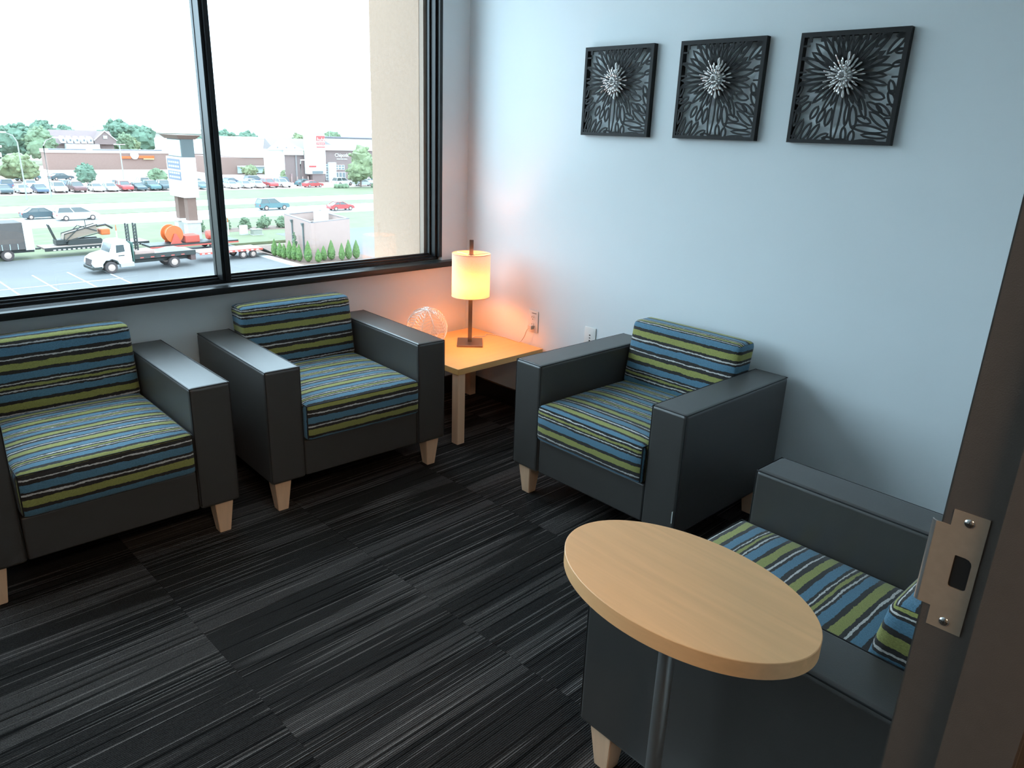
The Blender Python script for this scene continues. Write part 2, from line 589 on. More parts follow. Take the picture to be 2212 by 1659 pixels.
box(bm, DX0 + 0.004, DX1 - 0.004, YD - 0.138, YD + 0.018, 2.11, 2.15)
link('head', bm, M_DOORF, DOOR)
# strike plate: real plate with a hole, a curved lip, two screws
XS = DX1 - 0.004
PL = empty('strike_plate', (0, 0, 0), 0, DOOR)
def strike():
    # outline in (y,z): tabs top and bottom, wider middle reaching the lip
    zt, zb = 1.1427, 1.0203
    yr, yl, ylip = -3.0395, -3.0103, -2.9985
    z1, z2 = 1.1262, 1.0405
    out = [(yr, zb), (yl, zb), (yl, z2), (ylip, z2), (ylip, z1), (yl, z1), (yl, zt), (yr, zt)]
    h = []
    hy, hz, a, b = -3.0268, 1.0828, 0.0074, 0.0165
    corner = [(1, 1), (-1, 1), (-1, -1), (1, -1)]
    for (sy, sz), rr in zip(corner, (0.001, 0.006, 0.003, 0.003)):
        cy, cz = hy + sy * (a - rr), hz + sz * (b - rr)
        a0 = math.atan2(sz, sy) - math.pi / 4
        for k in range(4):
            t = a0 + k * math.pi / 6
            h.append((cy + rr * math.cos(t), cz + rr * math.sin(t)))
    bm = bmesh.new()
    vo = [bm.verts.new((XS - 0.0012, y, z)) for y, z in out]
    vh = [bm.verts.new((XS - 0.0012, y, z)) for y, z in h]
    es = [bm.edges.new((vo[i], vo[(i + 1) % len(vo)])) for i in range(len(vo))]
    es += [bm.edges.new((vh[i], vh[(i + 1) % len(vh)])) for i in range(len(vh))]
    bmesh.ops.triangle_fill(bm, use_beauty=True, edges=es)
    ex = bmesh.ops.extrude_face_region(bm, geom=bm.faces[:])
    for g in ex['geom']:
        if isinstance(g, bmesh.types.BMVert): g.co.x += 0.0011
    link('plate', bm, M_STRIKE, PL)
    bm = bmesh.new()
    pts = [(XS - 0.0004, -2.9990), (XS - 0.0012, -2.9990)]
    R = 0.005
    o1 = [(XS - 0.0012 + R - R * math.cos(t * math.pi / 10), -2.9990 + R * math.sin(t * math.pi / 10)) for t in range(5)]
    o2 = [(x + 0.0012, y - 0.0006) for x, y in o1]
    prism(bm, o1 + o2[::-1], 'z', 1.0405, 1.1262)
    link('lip', bm, pbr('lip_highlight', (0.62, 0.58, 0.55), 0.28, metal=0.9), PL, smooth=40)  # paler metal than the plate, its edge highlight put into the colour
    bm = bmesh.new()
    box(bm, XS - 0.0003, XS + 0.0003, hy - a + 0.0005, hy + a - 0.0005, hz - b + 0.0005, hz + b - 0.0005)
    link('bolt_hole', bm, pbr('hole_shade', (0.003, 0.003, 0.003), 0.9), PL)  # near-black sheet closing the cut-out, stands in for the shade inside
    for z in (1.1333, 1.0290):
        bm = bmesh.new()
        lathe(bm, [(0.0001, XS - 0.0026), (0.0022, XS - 0.0025), (0.0042, XS - 0.0019), (0.0046, XS - 0.0011)], 18, -3.0244, z, 'x')
        s = link('screw', bm, M_CHROME, PL, smooth=60)
        bm = bmesh.new()
        box(bm, XS - 0.00275, XS - 0.00235, -3.0244 - 0.0022, -3.0244 + 0.0022, z - 0.0004, z + 0.0004)
        box(bm, XS - 0.00275, XS - 0.00235, -3.0244 - 0.0004, -3.0244 + 0.0004, z - 0.0022, z + 0.0022)
        # the cross recess belongs to the plate's third level, so it is joined to the screw
        bm2 = bmesh.new()
        bm2.from_mesh(s.data)
        me2 = bpy.data.meshes.new('recess')
        bm.to_mesh(me2)
        bm.free()
        n0 = len(bm2.faces)
        bm2.from_mesh(me2)
        bm2.faces.ensure_lookup_table()
        for f in bm2.faces[n0:]: f.material_index = 1
        bm2.to_mesh(s.data)
        bm2.free()
        s.data.materials.append(M_SLOT)
strike()

# hall ceiling light (warm, real fitting behind the viewer)
ld = bpy.data.lights.new('hall_light', 'AREA')
ld.shape = 'RECTANGLE'
ld.size, ld.size_y = 1.2, 0.3
ld.energy = HALL_W
ld.color = (1.0, 0.72, 0.46)
lo = bpy.data.objects.new('hall_light', ld)
COL.objects.link(lo)
lo.location = (-3.0, -4.4, 2.72)

# ------------------------------------------------------------------ armchairs
HW, CD, CH, AW, LH = 0.4113, 0.69, 0.5923, 0.1442, 0.1323
SB, SH, BH = 0.2854, 0.4349, 0.7042
IW = HW - AW

def cushion(name, x, y0, y1, z0, z1, parent, r=0.022, crown=0.012, lean=0.0, front_bulge=0.006, mode='seat', offset=0.0):
    nx, ny, nz = 16, 12, 8
    def seq(a, b, n):
        # dense near the ends so that the rounding reads
        e = [a, a + r * 0.3, a + r, ]
        f = [b - r, b - r * 0.3, b]
        mid = [a + r + (b - a - 2 * r) * k / (n - 5) for k in range(1, n - 5)]
        return e + mid + f
    X, Y, Z = seq(-x, x, nx), seq(y0, y1, ny), seq(z0, z1, nz)
    bm = bmesh.new()
    uvl = bm.loops.layers.uv.new('UVMap')
    V = {}
    def vert(i, j, k):
        key = (i, j, k)
        if key in V: return V[key]
        p = Vector((X[i], Y[j], Z[k]))
        q = Vector((min(max(p.x, -x + r), x - r), min(max(p.y, y0 + r), y1 - r), min(max(p.z, z0 + r), z1 - r)))
        d = p - q
        if d.length > 1e-9:
            # superellipse-like rounding of the box corner
            m = max(abs(d.x), abs(d.y), abs(d.z))
            n = d.normalized()
            p = q + n * m
        tx, ty, tz = p.x / x, 2 * (p.y - y0) / (y1 - y0) - 1, 2 * (p.z - z0) / (z1 - z0) - 1
        b = max(0, 1 - tx ** 4)
        if mode == 'seat':
            if k == len(Z) - 1: p.z += crown * b * max(0, 1 - ty ** 4)
            if j == 0: p.y -= front_bulge * b * max(0, 1 - tz ** 2)
        else:
            if j == 0: p.y -= front_bulge * b * max(0, 1 - tz ** 4)
            if k == len(Z) - 1: p.z += crown * b * max(0, 1 - ty ** 2)
        p.y += lean * (p.z - z0) / (z1 - z0)
        V[key] = bm.verts.new(p)
        return V[key]
    n1, n2, n3 = len(X) - 1, len(Y) - 1, len(Z) - 1
    def face(keys, typ):
        f = bm.faces.new([vert(*k) for k in keys])
        for l, k in zip(f.loops, keys):
            i, j, kk = k
            u, yy, zz = X[i], Y[j] - y0, Z[kk] - z0
            h = z1 - z0
            if mode == 'seat':
                v = {'f': zz, 't': h + yy, 'b': -yy, 'r': h + (y1 - y0) + (h - zz), 's': h + yy + 0.01}[typ]
                if typ == 's': u = zz
            else:
                v = {'f': h - zz, 's': h - zz, 't': -yy, 'b': h + yy, 'r': -(y1 - y0) - (h - zz)}[typ]
                if typ == 's': u = yy
            l[uvl].uv = (u, v)
    for i in range(n1):
        for k in range(n3):
            face([(i, 0, k), (i + 1, 0, k), (i + 1, 0, k + 1), (i, 0, k + 1)], 'f')
            face([(i, n2, k), (i, n2, k + 1), (i + 1, n2, k + 1), (i + 1, n2, k)], 'r')
        for j in range(n2):
            face([(i, j, n3), (i + 1, j, n3), (i + 1, j + 1, n3), (i, j + 1, n3)], 't')
            face([(i, j, 0), (i, j + 1, 0), (i + 1, j + 1, 0), (i + 1, j, 0)], 'b')
    for j in range(n2):
        for k in range(n3):
            face([(0, j, k), (0, j, k + 1), (0, j + 1, k + 1), (0, j + 1, k)], 's')
            face([(n1, j, k), (n1, j + 1, k), (n1, j + 1, k + 1), (n1, j, k + 1)], 's')
    o = link(name, bm, M_FAB, parent, smooth=60)
    o['stripe_offset'] = offset
    return o

def make_chair():
    root = thing('armchair', 'charcoal armchair', 'armchair', (0, 0, 0), 0, 'charcoal armchairs with striped cushions')
    R = 0.014
    for s in (-1, 1):
        bm = bmesh.new()
        xs = sorted((s * IW, s * HW))
        box(bm, xs[0], xs[1], -CD / 2, CD / 2, LH, CH, R, 4)
        arm = link('arm', bm, M_VINYL, root, smooth=50, wn=True)
        bm = bmesh.new()
        e = R * 0.26
        xa, xb, ya, yb, zt = xs[0] + e, xs[1] - e, -CD / 2 + e, CD / 2 - e, CH - e
        tube(bm, [(xa, ya, zt), (xb, ya, zt), (xb, yb, zt), (xa, yb, zt)], 0.0022, 6, closed=True)
        for xx in (xa, xb):
            tube(bm, [(xx, ya, LH + R), (xx, ya, zt)], 0.0018, 6)
        link('seam', bm, M_SEAM, arm, smooth=60)
    bm = bmesh.new()
    box(bm, -IW + 0.001, IW - 0.001, -CD / 2 + 0.008, CD / 2 - 0.03, LH + 0.002, SB - 0.002, 0.008, 3)
    link('front_rail', bm, M_VINYL, root, smooth=50, wn=True)
    bm = bmesh.new()
    box(bm, -IW + 0.001, IW - 0.001, CD / 2 - 0.045, CD / 2 - 0.002, SB, CH - 0.035, 0.01, 3)
    link('back_frame', bm, M_VINYL, root, smooth=50, wn=True)
    st = cushion('seat_cushion', IW - 0.003, -CD / 2 - 0.017, CD / 2 - 0.13, SB, SH, root, r=0.020, crown=0.016)
    bm = bmesh.new()
    a, yf, z1 = IW - 0.009, -CD / 2 - 0.0125, SH - 0.0045
    tube(bm, [(-a, 0.15, z1), (-a, yf, z1), (a, yf, z1), (a, 0.15, z1)], 0.0022, 6)
    for xx in (-a, a):
        tube(bm, [(xx, yf, SB + 0.012), (xx, yf, z1)], 0.0022, 6)
    link('piping', bm, M_SEAM, st, smooth=60)
    bk = cushion('back_cushion', IW - 0.003, 0.168, 0.288, SH - 0.012, BH, root, r=0.022, crown=0.004, lean=0.046, mode='back')
    for sx in (-1, 1):
        for sy in (-1, 1):
            bm = bmesh.new()
            cx, cy = sx * (HW - 0.054), sy * (CD / 2 - 0.054)
            frustum(bm, cx, cy, 0.0, LH, 0.0205, 0.0205, 0.034, 0.034, 0.002)
            link('leg', bm, M_MAPLE_Z, root)
    bm = bmesh.new()
    box(bm, HW - 0.0125, HW - 0.0105, -CD / 2 - 0.004, -CD / 2 + 0.002, 0.190, 0.235)
    link('label_tag', bm, M_TAG, root)
    return root

CH0 = make_chair()
spots = [
    ((-2.1295, -0.362, 0), -0.0315, 'charcoal vinyl armchair with striped cushions under the window, farthest from the lamp', 0.064, 0.126),
    ((-1.1656, -0.384, 0), -0.0566, 'charcoal vinyl armchair with striped cushions between the window and the square lamp table', 0.080, 0.022),
    ((-0.3927, -1.5584, 0), -1.5984, 'charcoal vinyl armchair with striped cushions backed against the art wall', 0.165, 0.066),
    ((-1.236, -2.645, 0), 3.0961, 'charcoal vinyl armchair with striped cushions behind the oval table, cut off by the door frame', 0.032, 0.040),
]
CHAIRS = [CH0] + [copy_tree(CH0) for _ in range(3)]
for i, (loc, rz, lab, so, bo) in enumerate(spots):
    c = CHAIRS[i]
    c.location = loc
    c.rotation_euler = (0, 0, rz)
    c['label'] = lab
    for ch in list(c.children):
        if i < 2 and ch.name.startswith('label_tag'):
            bpy.data.objects.remove(ch)
            continue
        if ch.name.startswith('seat_cushion'): ch['stripe_offset'] = so
        if ch.name.startswith('back_cushion'): ch['stripe_offset'] = bo

# ------------------------------------------------------------------ corner table
TX0, TX1, TY0, TY1, TZ = -0.598, -0.014, -0.634, -0.072, 0.390
t = thing('corner_table', 'low square maple side table in the corner under the lit lamp', 'table', ((TX0 + TX1) / 2, (TY0 + TY1) / 2, 0))
ax, ay = (TX1 - TX0) / 2, (TY1 - TY0) / 2
bm = bmesh.new()
box(bm, -ax, ax, -ay, ay, TZ - 0.030, TZ, 0.0012, 1)
link('tabletop', bm, M_MAPLE_X, t)
for sx in (-1, 1):
    for sy in (-1, 1):
        bm = bmesh.new()
        cx, cy = sx * (ax - 0.0275), sy * (ay - 0.0275)
        box(bm, cx - 0.0225, cx + 0.0225, cy - 0.0225, cy + 0.0225, 0, TZ - 0.030, 0.0015, 1)
        link('leg', bm, M_MAPLE_Z, t)

# ------------------------------------------------------------------ table lamp
LX, LY = -0.250, -0.322
lamp = thing('table_lamp', 'lit table lamp with cream drum shade on the corner table', 'lamp', (LX, LY, TZ), math.radians(-42))
bm = bmesh.new()
box(bm, -0.067, 0.067, -0.078, 0.078, 0, 0.010, 0.0015, 1)
link('base', bm, M_LAMPM, lamp)
bm = bmesh.new()
box(bm, -0.0105, 0.0105, -0.006, 0.006, 0.010, 0.545, 0.001, 1)
link('pole', bm, M_LAMPM, lamp)
bm = bmesh.new()
Rr, z0, z1 = 0.0985, 0.256, 0.476
lathe_pts = 48
for (r, zz0, zz1) in ((Rr, z0, z1),):
    ro = [bm.verts.new((r * math.cos(2 * math.pi * k / lathe_pts), r * math.sin(2 * math.pi * k / lathe_pts), zz0)) for k in range(lathe_pts)]
    r1 = [bm.verts.new((r * math.cos(2 * math.pi * k / lathe_pts), r * math.sin(2 * math.pi * k / lathe_pts), zz1)) for k in range(lathe_pts)]
    for k in range(lathe_pts):
        bm.faces.new((ro[k], ro[(k + 1) % lathe_pts], r1[(k + 1) % lathe_pts], r1[k]))
sh = link('shade', bm, M_SHADE, lamp, smooth=60)
for zz in (z0, z1):
    bm = bmesh.new()
    tube(bm, [(Rr * math.cos(2 * math.pi * k / 48), Rr * math.sin(2 * math.pi * k / 48), zz) for k in range(48)], 0.0016, 6, closed=True)
    link('rim', bm, M_SHADE, sh, smooth=60)
bm = bmesh.new()
for k in range(3):
    a = 2 * math.pi * k / 3 + 0.4
    tube(bm, [(0.012 * math.cos(a), 0.012 * math.sin(a), z1 - 0.008), (Rr * math.cos(a), Rr * math.sin(a), z1 - 0.002)], 0.0015, 6)
lathe(bm, [(0.016, z1 - 0.010), (0.016, z1 - 0.006)], 16)
link('spider', bm, M_STEEL, lamp)
bm = bmesh.new()
box(bm, -0.0055, 0.0055, -0.004, 0.004, z1 - 0.006, 0.526, 0.001, 1)
link('finial', bm, M_LAMPM, lamp)
bd = bpy.data.lights.new('bulb', 'POINT')
bd.energy = BULB_W
bd.color = (1.0, 0.27, 0.045)
bd.shadow_soft_size = 0.028
bo_ = bpy.data.objects.new('bulb', bd)
COL.objects.link(bo_)
bo_.parent = lamp
bo_.location = (-0.012, -0.022, 0.322)
# cord in lamp-local coordinates (from world points)
Ml = Matrix.Translation((LX, LY, TZ)) @ Matrix.Rotation(math.radians(-42), 4, 'Z')
Mi = Ml.inverted()
def loc(ps): return [Mi @ Vector(p) for p in ps]
def smooth_path(ps, n=6):
    ps = [Vector(p) for p in ps]
    out = []
    for i in range(len(ps) - 1):
        p0, p1, p2, p3 = ps[max(i - 1, 0)], ps[i], ps[i + 1], ps[min(i + 2, len(ps) - 1)]
        for k in range(n):
            t = k / n
            out.append(0.5 * ((2 * p1) + (p2 - p0) * t + (2 * p0 - 5 * p1 + 4 * p2 - p3) * t * t + (3 * p1 - p0 - 3 * p2 + p3) * t ** 3))
    out.append(ps[-1])
    return out
cord_pts = [(-0.21, -0.28, 0.3945), (-0.15, -0.245, 0.3925), (-0.10, -0.27, 0.3925), (-0.06, -0.25, 0.3925), (-0.030, -0.29, 0.3925),
            (-0.022, -0.36, 0.3925), (-0.025, -0.42, 0.3925), (-0.030, -0.475, 0.394), (-0.030, -0.505, 0.425), (-0.030, -0.525, 0.468), (-0.028, -0.540, 0.486)]
bm = bmesh.new()
tube(bm, smooth_path(loc(cord_pts)), 0.0021, 6)
cord = link('cord', bm, M_CLEAR, lamp, smooth=60)
bm = bmesh.new()
box(bm, -0.030, -0.0062, -0.556, -0.530, 0.478, 0.500, 0.003, 2)
bm.transform(Mi)
link('plug', bm, M_CLEAR, cord)

# ------------------------------------------------------------------ wire ball
BR = 0.104
ball = thing('wire_ball', 'openwork silver wire sphere on the corner table beside the lamp', 'ornament', (-0.478, -0.246, TZ + BR + 0.0026))
nm = 10
for k in range(nm):
    bm = bmesh.new()
    a = 2 * math.pi * k / nm
    pts = [(BR * math.sin(t) * math.cos(a), BR * math.sin(t) * math.sin(a), BR * math.cos(t)) for t in [math.pi * i / 20 for i in range(21)]]
    tube(bm, pts, 0.0021, 5)
    o = link('meridian_wire', bm, M_WIRE, ball, smooth=60, rot=(math.radians(14), math.radians(-10), 0))
bm = bmesh.new()
for k in range(nm):
    a0, a1 = 2 * math.pi * k / nm, 2 * math.pi * (k + 1) / nm
    sg = 0.24 if k % 2 else -0.24
    for i in range(2, 19):
        th = math.pi * i / 20
        pts = []
        for q in range(4):
            f = q / 3
            aa, tt = a0 + (a1 - a0) * f, th + sg * (f - 0.5)
            tt = min(max(tt, 0.02), math.pi - 0.02)
            pts.append((BR * math.sin(tt) * math.cos(aa), BR * math.sin(tt) * math.sin(aa), BR * math.cos(tt)))
        tube(bm, pts, 0.0013, 4)
o = link('cross_wires', bm, M_WIRE, ball, smooth=60, rot=(math.radians(14), math.radians(-10), 0))
o['kind'] = 'stuff'

# ------------------------------------------------------------------ wall plates (face -x)
def wall_plate(name, label, y, z, kind):
    root = thing(name, label, 'outlet', (0, y, z))
    bm = bmesh.new()
    box(bm, -0.0055, -0.0002, -0.0355, 0.0355, -0.058, 0.058, 0.003, 2)
    pl = link('cover_plate', bm, M_PLASTIC, root, smooth=40)
    if kind == 'duplex':
        for zz in (0.0195, -0.0195):
            bm = bmesh.new()
            lathe(bm, [(0.0145, -0.0072), (0.0145, -0.005)], 20, 0, zz, 'x', 1.0, 0.98)
            rc = link('receptacle', bm, M_PLASTIC, root)
            bm = bmesh.new()
            for yy in (-0.006, 0.006):
                box(bm, -0.0076, -0.0066, yy - 0.0012, yy + 0.0012, zz + 0.000, zz + 0.009)
            box(bm, -0.0076, -0.0066, -0.0022, 0.0022, zz - 0.009, zz - 0.0045)
            link('slot', bm, M_SLOT, rc)
        bm = bmesh.new()
        for k in range(6):
            box(bm, -0.0060, -0.0052, -0.022 + k * 0.0055, -0.0185 + k * 0.0055, 0.043, 0.0465)
        link('print_mark', bm, M_SLOT, root)
    else:
        for zz, h in ((0.018, 0.003), (0.004, 0.0025), (-0.012, 0.006)):
            bm = bmesh.new()
            box(bm, -0.0062, -0.0050, -0.004, 0.004, zz - h, zz + h)
            link('jack', bm, M_SLOT, root)
    return root
wall_plate('wall_outlet', 'white duplex wall outlet above the corner table with a plug in it', -0.545, 0.518, 'duplex')
wall_plate('data_jack', 'white data jack plate low on the wall above the armchair arm', -0.933, 0.508, 'jack')

# ------------------------------------------------------------------ oval table
PX, PY = -1.735, -2.556
ov = thing('oval_table', 'oval maple laptop table on a steel post, overhanging the near armchair', 'table', (PX, PY, 0), math.radians(-2.9))
bm = bmesh.new()
OA, OB = 0.251, 0.163
prof = [(0.994, 0.6685), (1.0, 0.6697), (1.0, 0.6990), (0.995, 0.70)]
lathe(bm, prof, 96, 0.007, -0.009, 'z', OB, OA)
link('tabletop', bm, M_MAPLE_Y, ov, smooth=25)
bm = bmesh.new()
lathe(bm, [(0.0155, 0.012), (0.0155, 0.668)], 28, 0, 0)
link('post', bm, M_STEEL, ov, smooth=40)
bm = bmesh.new()
lathe(bm, [(1.0, 0.0), (1.0, 0.008), (0.985, 0.011)], 64, 0.072, 0.012, 'z', 0.175, 0.185)
link('base_plate', bm, M_STEEL, ov, smooth=40)
bm = bmesh.new()
lathe(bm, [(0.05, 0.660), (0.05, 0.6684)], 24, 0, 0)
link('mounting_plate', bm, M_STEEL, ov, smooth=40)

# ------------------------------------------------------------------ flower panels
PW = 0.368
def loop2d(bm, pts, wd, x0, x1):
    """closed ribbon in local (a,b) plane; thickness from x0 to x1 (local x)"""
    n = len(pts)
    inn, out = [], []
    for i in range(n):
        p, q, r = pts[i - 1], pts[i], pts[(i + 1) % n]
        t = Vector((r[0] - p[0], r[1] - p[1]))
        if t.length < 1e-9: t = Vector((1, 0))
        t.normalize()
        nn = Vector((-t.y, t.x))
        inn.append((q[0] + nn.x * wd / 2, q[1] + nn.y * wd / 2))
        out.append((q[0] - nn.x * wd / 2, q[1] - nn.y * wd / 2))
    lim = PW / 2 - 0.004
    cl = lambda p: (min(max(p[0], -lim), lim), min(max(p[1], -lim), lim))
    rows = []
    for ring in (inn, out):
        for x in (x0, x1):
            rows.append([bm.verts.new((x, *cl(p))) for p in ring])
    i0, i1, o0, o1 = rows
    for i in range(n):
        j = (i + 1) % n
        bm.faces.new((i0[i], i0[j], o0[j], o0[i]))
        bm.faces.new((i1[i], o1[i], o1[j], i1[j]))
        bm.faces.new((i0[i], i1[i], i1[j], i0[j]))
        bm.faces.new((o0[i], o0[j], o1[j], o1[i]))

def petal_pts(c, ang, ln, wd, n=9, taper=0.5):
    """petal loop centred at c"""
    ca, sa = math.cos(ang), math.sin(ang)
    P = []
    for k in range(n + 1):
        s = k / n
        P.append((-ln / 2 + ln * s, wd / 2 * math.sin(math.pi * s) ** taper))
    for k in range(n - 1, 0, -1):
        s = k / n
        P.append((-ln / 2 + ln * s, -wd / 2 * math.sin(math.pi * s) ** taper))
    return [(c[0] + ca * a - sa * b, c[1] + sa * a + ca * b) for a, b in P]

def make_panel():
    """local: x = out of wall is -x ; a = world -y direction (viewer's right); b = up. Built in world axes: (x, y=-a, z=b)"""
    rnd = random.Random(4)
    root = thing('flower_panel', 'panel', 'wall art', (0, 0, 0), 0, 'openwork flower panels')
    h = PW / 2
    D0, D1 = -0.028, -0.001
    bm = bmesh.new()
    o = [(-h, -h), (h, -h), (h, h), (-h, h)]
    wfr = 0.016
    i_ = [(-h + wfr * .8, -h + wfr * .8), (h - wfr * .9, -h + wfr * .8), (h - wfr * .9, h - wfr), (-h + wfr * .8, h - wfr)]
    ring = []
    for pts in (o, i_):
        for x in (D0, D1):
            ring.append([bm.verts.new((x, p[0], p[1])) for p in pts])
    a0, a1, b0, b1 = ring
    for k in range(4):
        j = (k + 1) % 4
        bm.faces.new((a0[k], a0[j], b0[j], b0[k]))
        bm.faces.new((a1[k], b1[k], b1[j], a1[j]))
        bm.faces.new((a0[k], a1[k], a1[j], a0[j]))
        bm.faces.new((b0[k], b0[j], b1[j], b1[k]))
    bm.transform(Matrix.Scale(-1, 4, (0, 1, 0)))
    link('frame', bm, M_BLACKART, root)
    # cut sheet
    bm = bmesh.new()
    C = (-0.010, 0.040)
    lim = h - 0.016
    X0, X1 = -0.0265, -0.0225
    n = 34
    for k in range(n):
        a = 2 * math.pi * (k + 0.15 * rnd.uniform(-1, 1)) / n
        ca, sa = math.cos(a), math.sin(a)
        t = 1e9
        for lim_c, d in (((lim - C[0]) if ca > 0 else (-lim - C[0]), ca), ((lim - C[1]) if sa > 0 else (-lim - C[1]), sa)):
            if abs(d) > 1e-6: t = min(t, lim_c / d)
        up = sa > -0.25
        r1 = min(t, rnd.uniform(0.135, 0.20) if up else rnd.uniform(0.095, 0.135))
        r0 = 0.030
        if not up and abs(ca) < 0.12: continue
        ln = r1 - r0
        wdt = (0.0200 if up else 0.0170) * (1 + 0.25 * rnd.uniform(-1, 1)) * (r1 / 0.15)
        P = petal_pts((C[0] + ca * (r0 + r1) / 2, C[1] + sa * (r0 + r1) / 2), a, ln, wdt, 9, 0.75)
        loop2d(bm, P, (0.0080 if up else 0.0062) * rnd.uniform(0.85, 1.15), X0, X1)
    # stem
    loop2d(bm, petal_pts((-0.014, -0.085), math.radians(88), 0.195, 0.024, 10, 0.6), 0.0058, X0, X1)
    leaves = [(.10, .12, 68, .20, .050), (.18, .10, 62, .18, .050), (.26, .10, 58, .17, .045), (.34, .05, 30, .14, .05), (.07, .25, 80, .18, .04),
              (.13, .33, 40, .14, .05), (.10, .40, 30, .12, .04), (.24, .28, 62, .12, .045), (.31, .25, 66, .13, .045), (.385, .24, 78, .15, .05),
              (.555, .27, 90, .20, .035), (.62, .24, 100, .20, .06), (.69, .33, 112, .20, .045), (.77, .14, -8, .28, .055), (.84, .08, -4, .22, .035),
              (.86, .22, -36, .22, .06), (.88, .31, -38, .16, .05), (.80, .33, -30, .16, .05), (.94, .40, -62, .15, .05), (.80, .43, -15, .14, .06),
              (.555, .08, 96, .14, .045), (.63, .065, 84, .11, .05), (.75, .025, 4, .22, .035), (.50, .02, 8, .18, .04), (.72, .22, -20, .14, .05),
              (.92, .50, -70, .12, .05), (.06, .50, 75, .12, .04), (.90, .86, 48, .20, .05), (.78, .92, 52, .18, .05), (.94, .70, 20, .10, .04),
              (.93, .93, 5, .08, .03), (.94, .80, 5, .08, .03), (.42, .04, -10, .12, .035)]
    for u, v, an, ln, wd in leaves:
        loop2d(bm, petal_pts(((u - .5) * PW, (v - .5) * PW), math.radians(an), ln * PW * 1.08, wd * PW * 1.05, 8, 0.6), 0.0068, X0, X1)
    # bridges to the frame
    for k in range(16):
        v = -h + 0.02 + k * 0.0215
        sx = 1 if k % 2 else -1
        a_ = rnd.uniform(-0.3, 0.3)
        box(bm, X0, X1, *(sorted((sx * (h - 0.036), sx * (h - 0.012)))), v, v + 0.006)
    for k in range(8):
        v = -h + 0.03 + k * 0.043
        box(bm, X0, X1, v, v + 0.012, h - 0.032, h - 0.013)
    bm.transform(Matrix.Scale(-1, 4, (0, 1, 0)))
    o = link('cut_metal_sheet', bm, M_BLACKART, root)
    # raised silver petals
    bm = bmesh.new()
    prof = [(0.0007, 0.0), (0.0010, 0.3), (0.0022, 0.55), (0.0055, 0.78), (0.0060, 0.88), (0.0042, 0.97), (0.0004, 1.0)]
    rings = []
    for r, s in prof:
        rings.append([bm.verts.new((r * math.cos(2 * math.pi * k / 6), 0.55 * r * math.sin(2 * math.pi * k / 6), s * 0.05)) for k in range(6)])
    for A, B in zip(rings, rings[1:]):
        for k in range(6): bm.faces.new((A[k], A[(k + 1) % 6], B[(k + 1) % 6], B[k]))
    bm.faces.new(rings[0][::-1]); bm.faces.new(rings[-1])
    first = None
    cw = Vector((-0.026, -C[0], C[1]))
    for ringi, (cnt, ln, lift) in enumerate(((22, 1.42, 0.16), (20, 1.10, 0.34), (17, 0.82, 0.60), (12, 0.58, 0.95))):
        for k in range(cnt):
            a = 2 * math.pi * (k + 0.5 * (ringi % 2) + rnd.uniform(-.2, .2)) / cnt
            d = Vector((-math.sin(lift), -math.cos(a) * math.cos(lift), math.sin(a) * math.cos(lift))).normalized()
            L_ = ln * rnd.uniform(0.85, 1.12)
            if first is None:
                ob = link('metal_petal', bm, M_PETAL, root, smooth=60)
                first = ob.data
            else:
                ob = mk('metal_petal', first, root)
            ob.location = cw
            ob.rotation_mode = 'QUATERNION'
            ob.rotation_quaternion = d.to_track_quat('Z', 'Y')
            ob.scale = (1.0, 1.0, L_)
    return root
pan = make_panel()
for i, (y, lab) in enumerate(((-0.997, 'openwork black metal flower panel on the wall, closest to the window corner'),
                              (-1.4953, 'openwork black metal flower panel in the middle of the row of three'),
                              (-1.9943, 'openwork black metal flower panel on the wall, closest to the door frame'))):
    p = pan if i == 0 else copy_tree(pan)
    p.location = (0, y, 1.642)
    p['label'] = lab

# ================================================================== outside; dark tones lifted so the colours carry lens glare
G = -11.15
M_ASPH = pbr('lot_asphalt', (0.112, 0.108, 0.108), 0.85, var=0.10, vscale=0.25)
M_ROAD = pbr('concrete_road', (0.42, 0.42, 0.41), 0.85, var=0.05, vscale=0.3)
M_PLOT = pbr('far_lot_concrete', (0.439, 0.324, 0.288), 0.85, var=0.06, vscale=0.2)
M_GRASS = pbr('mown_grass', (0.122, 0.130, 0.066), 0.9, var=0.18, vscale=0.5)
M_GRASS2 = pbr('far_grass', (0.207, 0.18, 0.12), 0.9, var=0.2, vscale=0.02)  # paler than the mown grass, distance haze put into the colour
M_MULCH = pbr('mulch', (0.146, 0.09, 0.068), 0.9, var=0.3, vscale=4)
M_CURB = pbr('curb_concrete', (0.4, 0.39, 0.37), 0.85)
M_PAINT = pbr('line_paint', (0.5, 0.5, 0.5), 0.7)
M_STUCCO = pbr('tan_stucco', (0.270, 0.175, 0.120), 0.9, var=0.08, vscale=60, bump=0.6, bscale=160)
M_STUCCO2 = pbr('grey_sealant', (0.232, 0.171, 0.132), 0.8)
M_WHITEP = pbr('white_paint', (0.62, 0.62, 0.61), 0.4)
M_CREAM = pbr('cream_stucco', (0.330, 0.225, 0.195), 0.8, var=0.04, vscale=2)
M_BRICKP = pbr('pale_brick', (0.225, 0.143, 0.120), 0.85, var=0.06, vscale=3)
M_BRICKG = pbr('taupe_brick', (0.180, 0.126, 0.118), 0.85, var=0.06, vscale=3)
M_ROOFM = pbr('mauve_shingle', (0.185, 0.130, 0.128), 0.85, var=0.08, vscale=2)
M_ROOFB = pbr('blue_grey_roof', (0.207, 0.18, 0.176), 0.8)
M_FASCIA = pbr('blue_fascia', (0.122, 0.135, 0.16), 0.6)
M_RED = pbr('sign_red', (0.366, 0.05, 0.048), 0.5)
M_ORANGE = pbr('machine_orange', (0.5, 0.1, 0.02), 0.45)
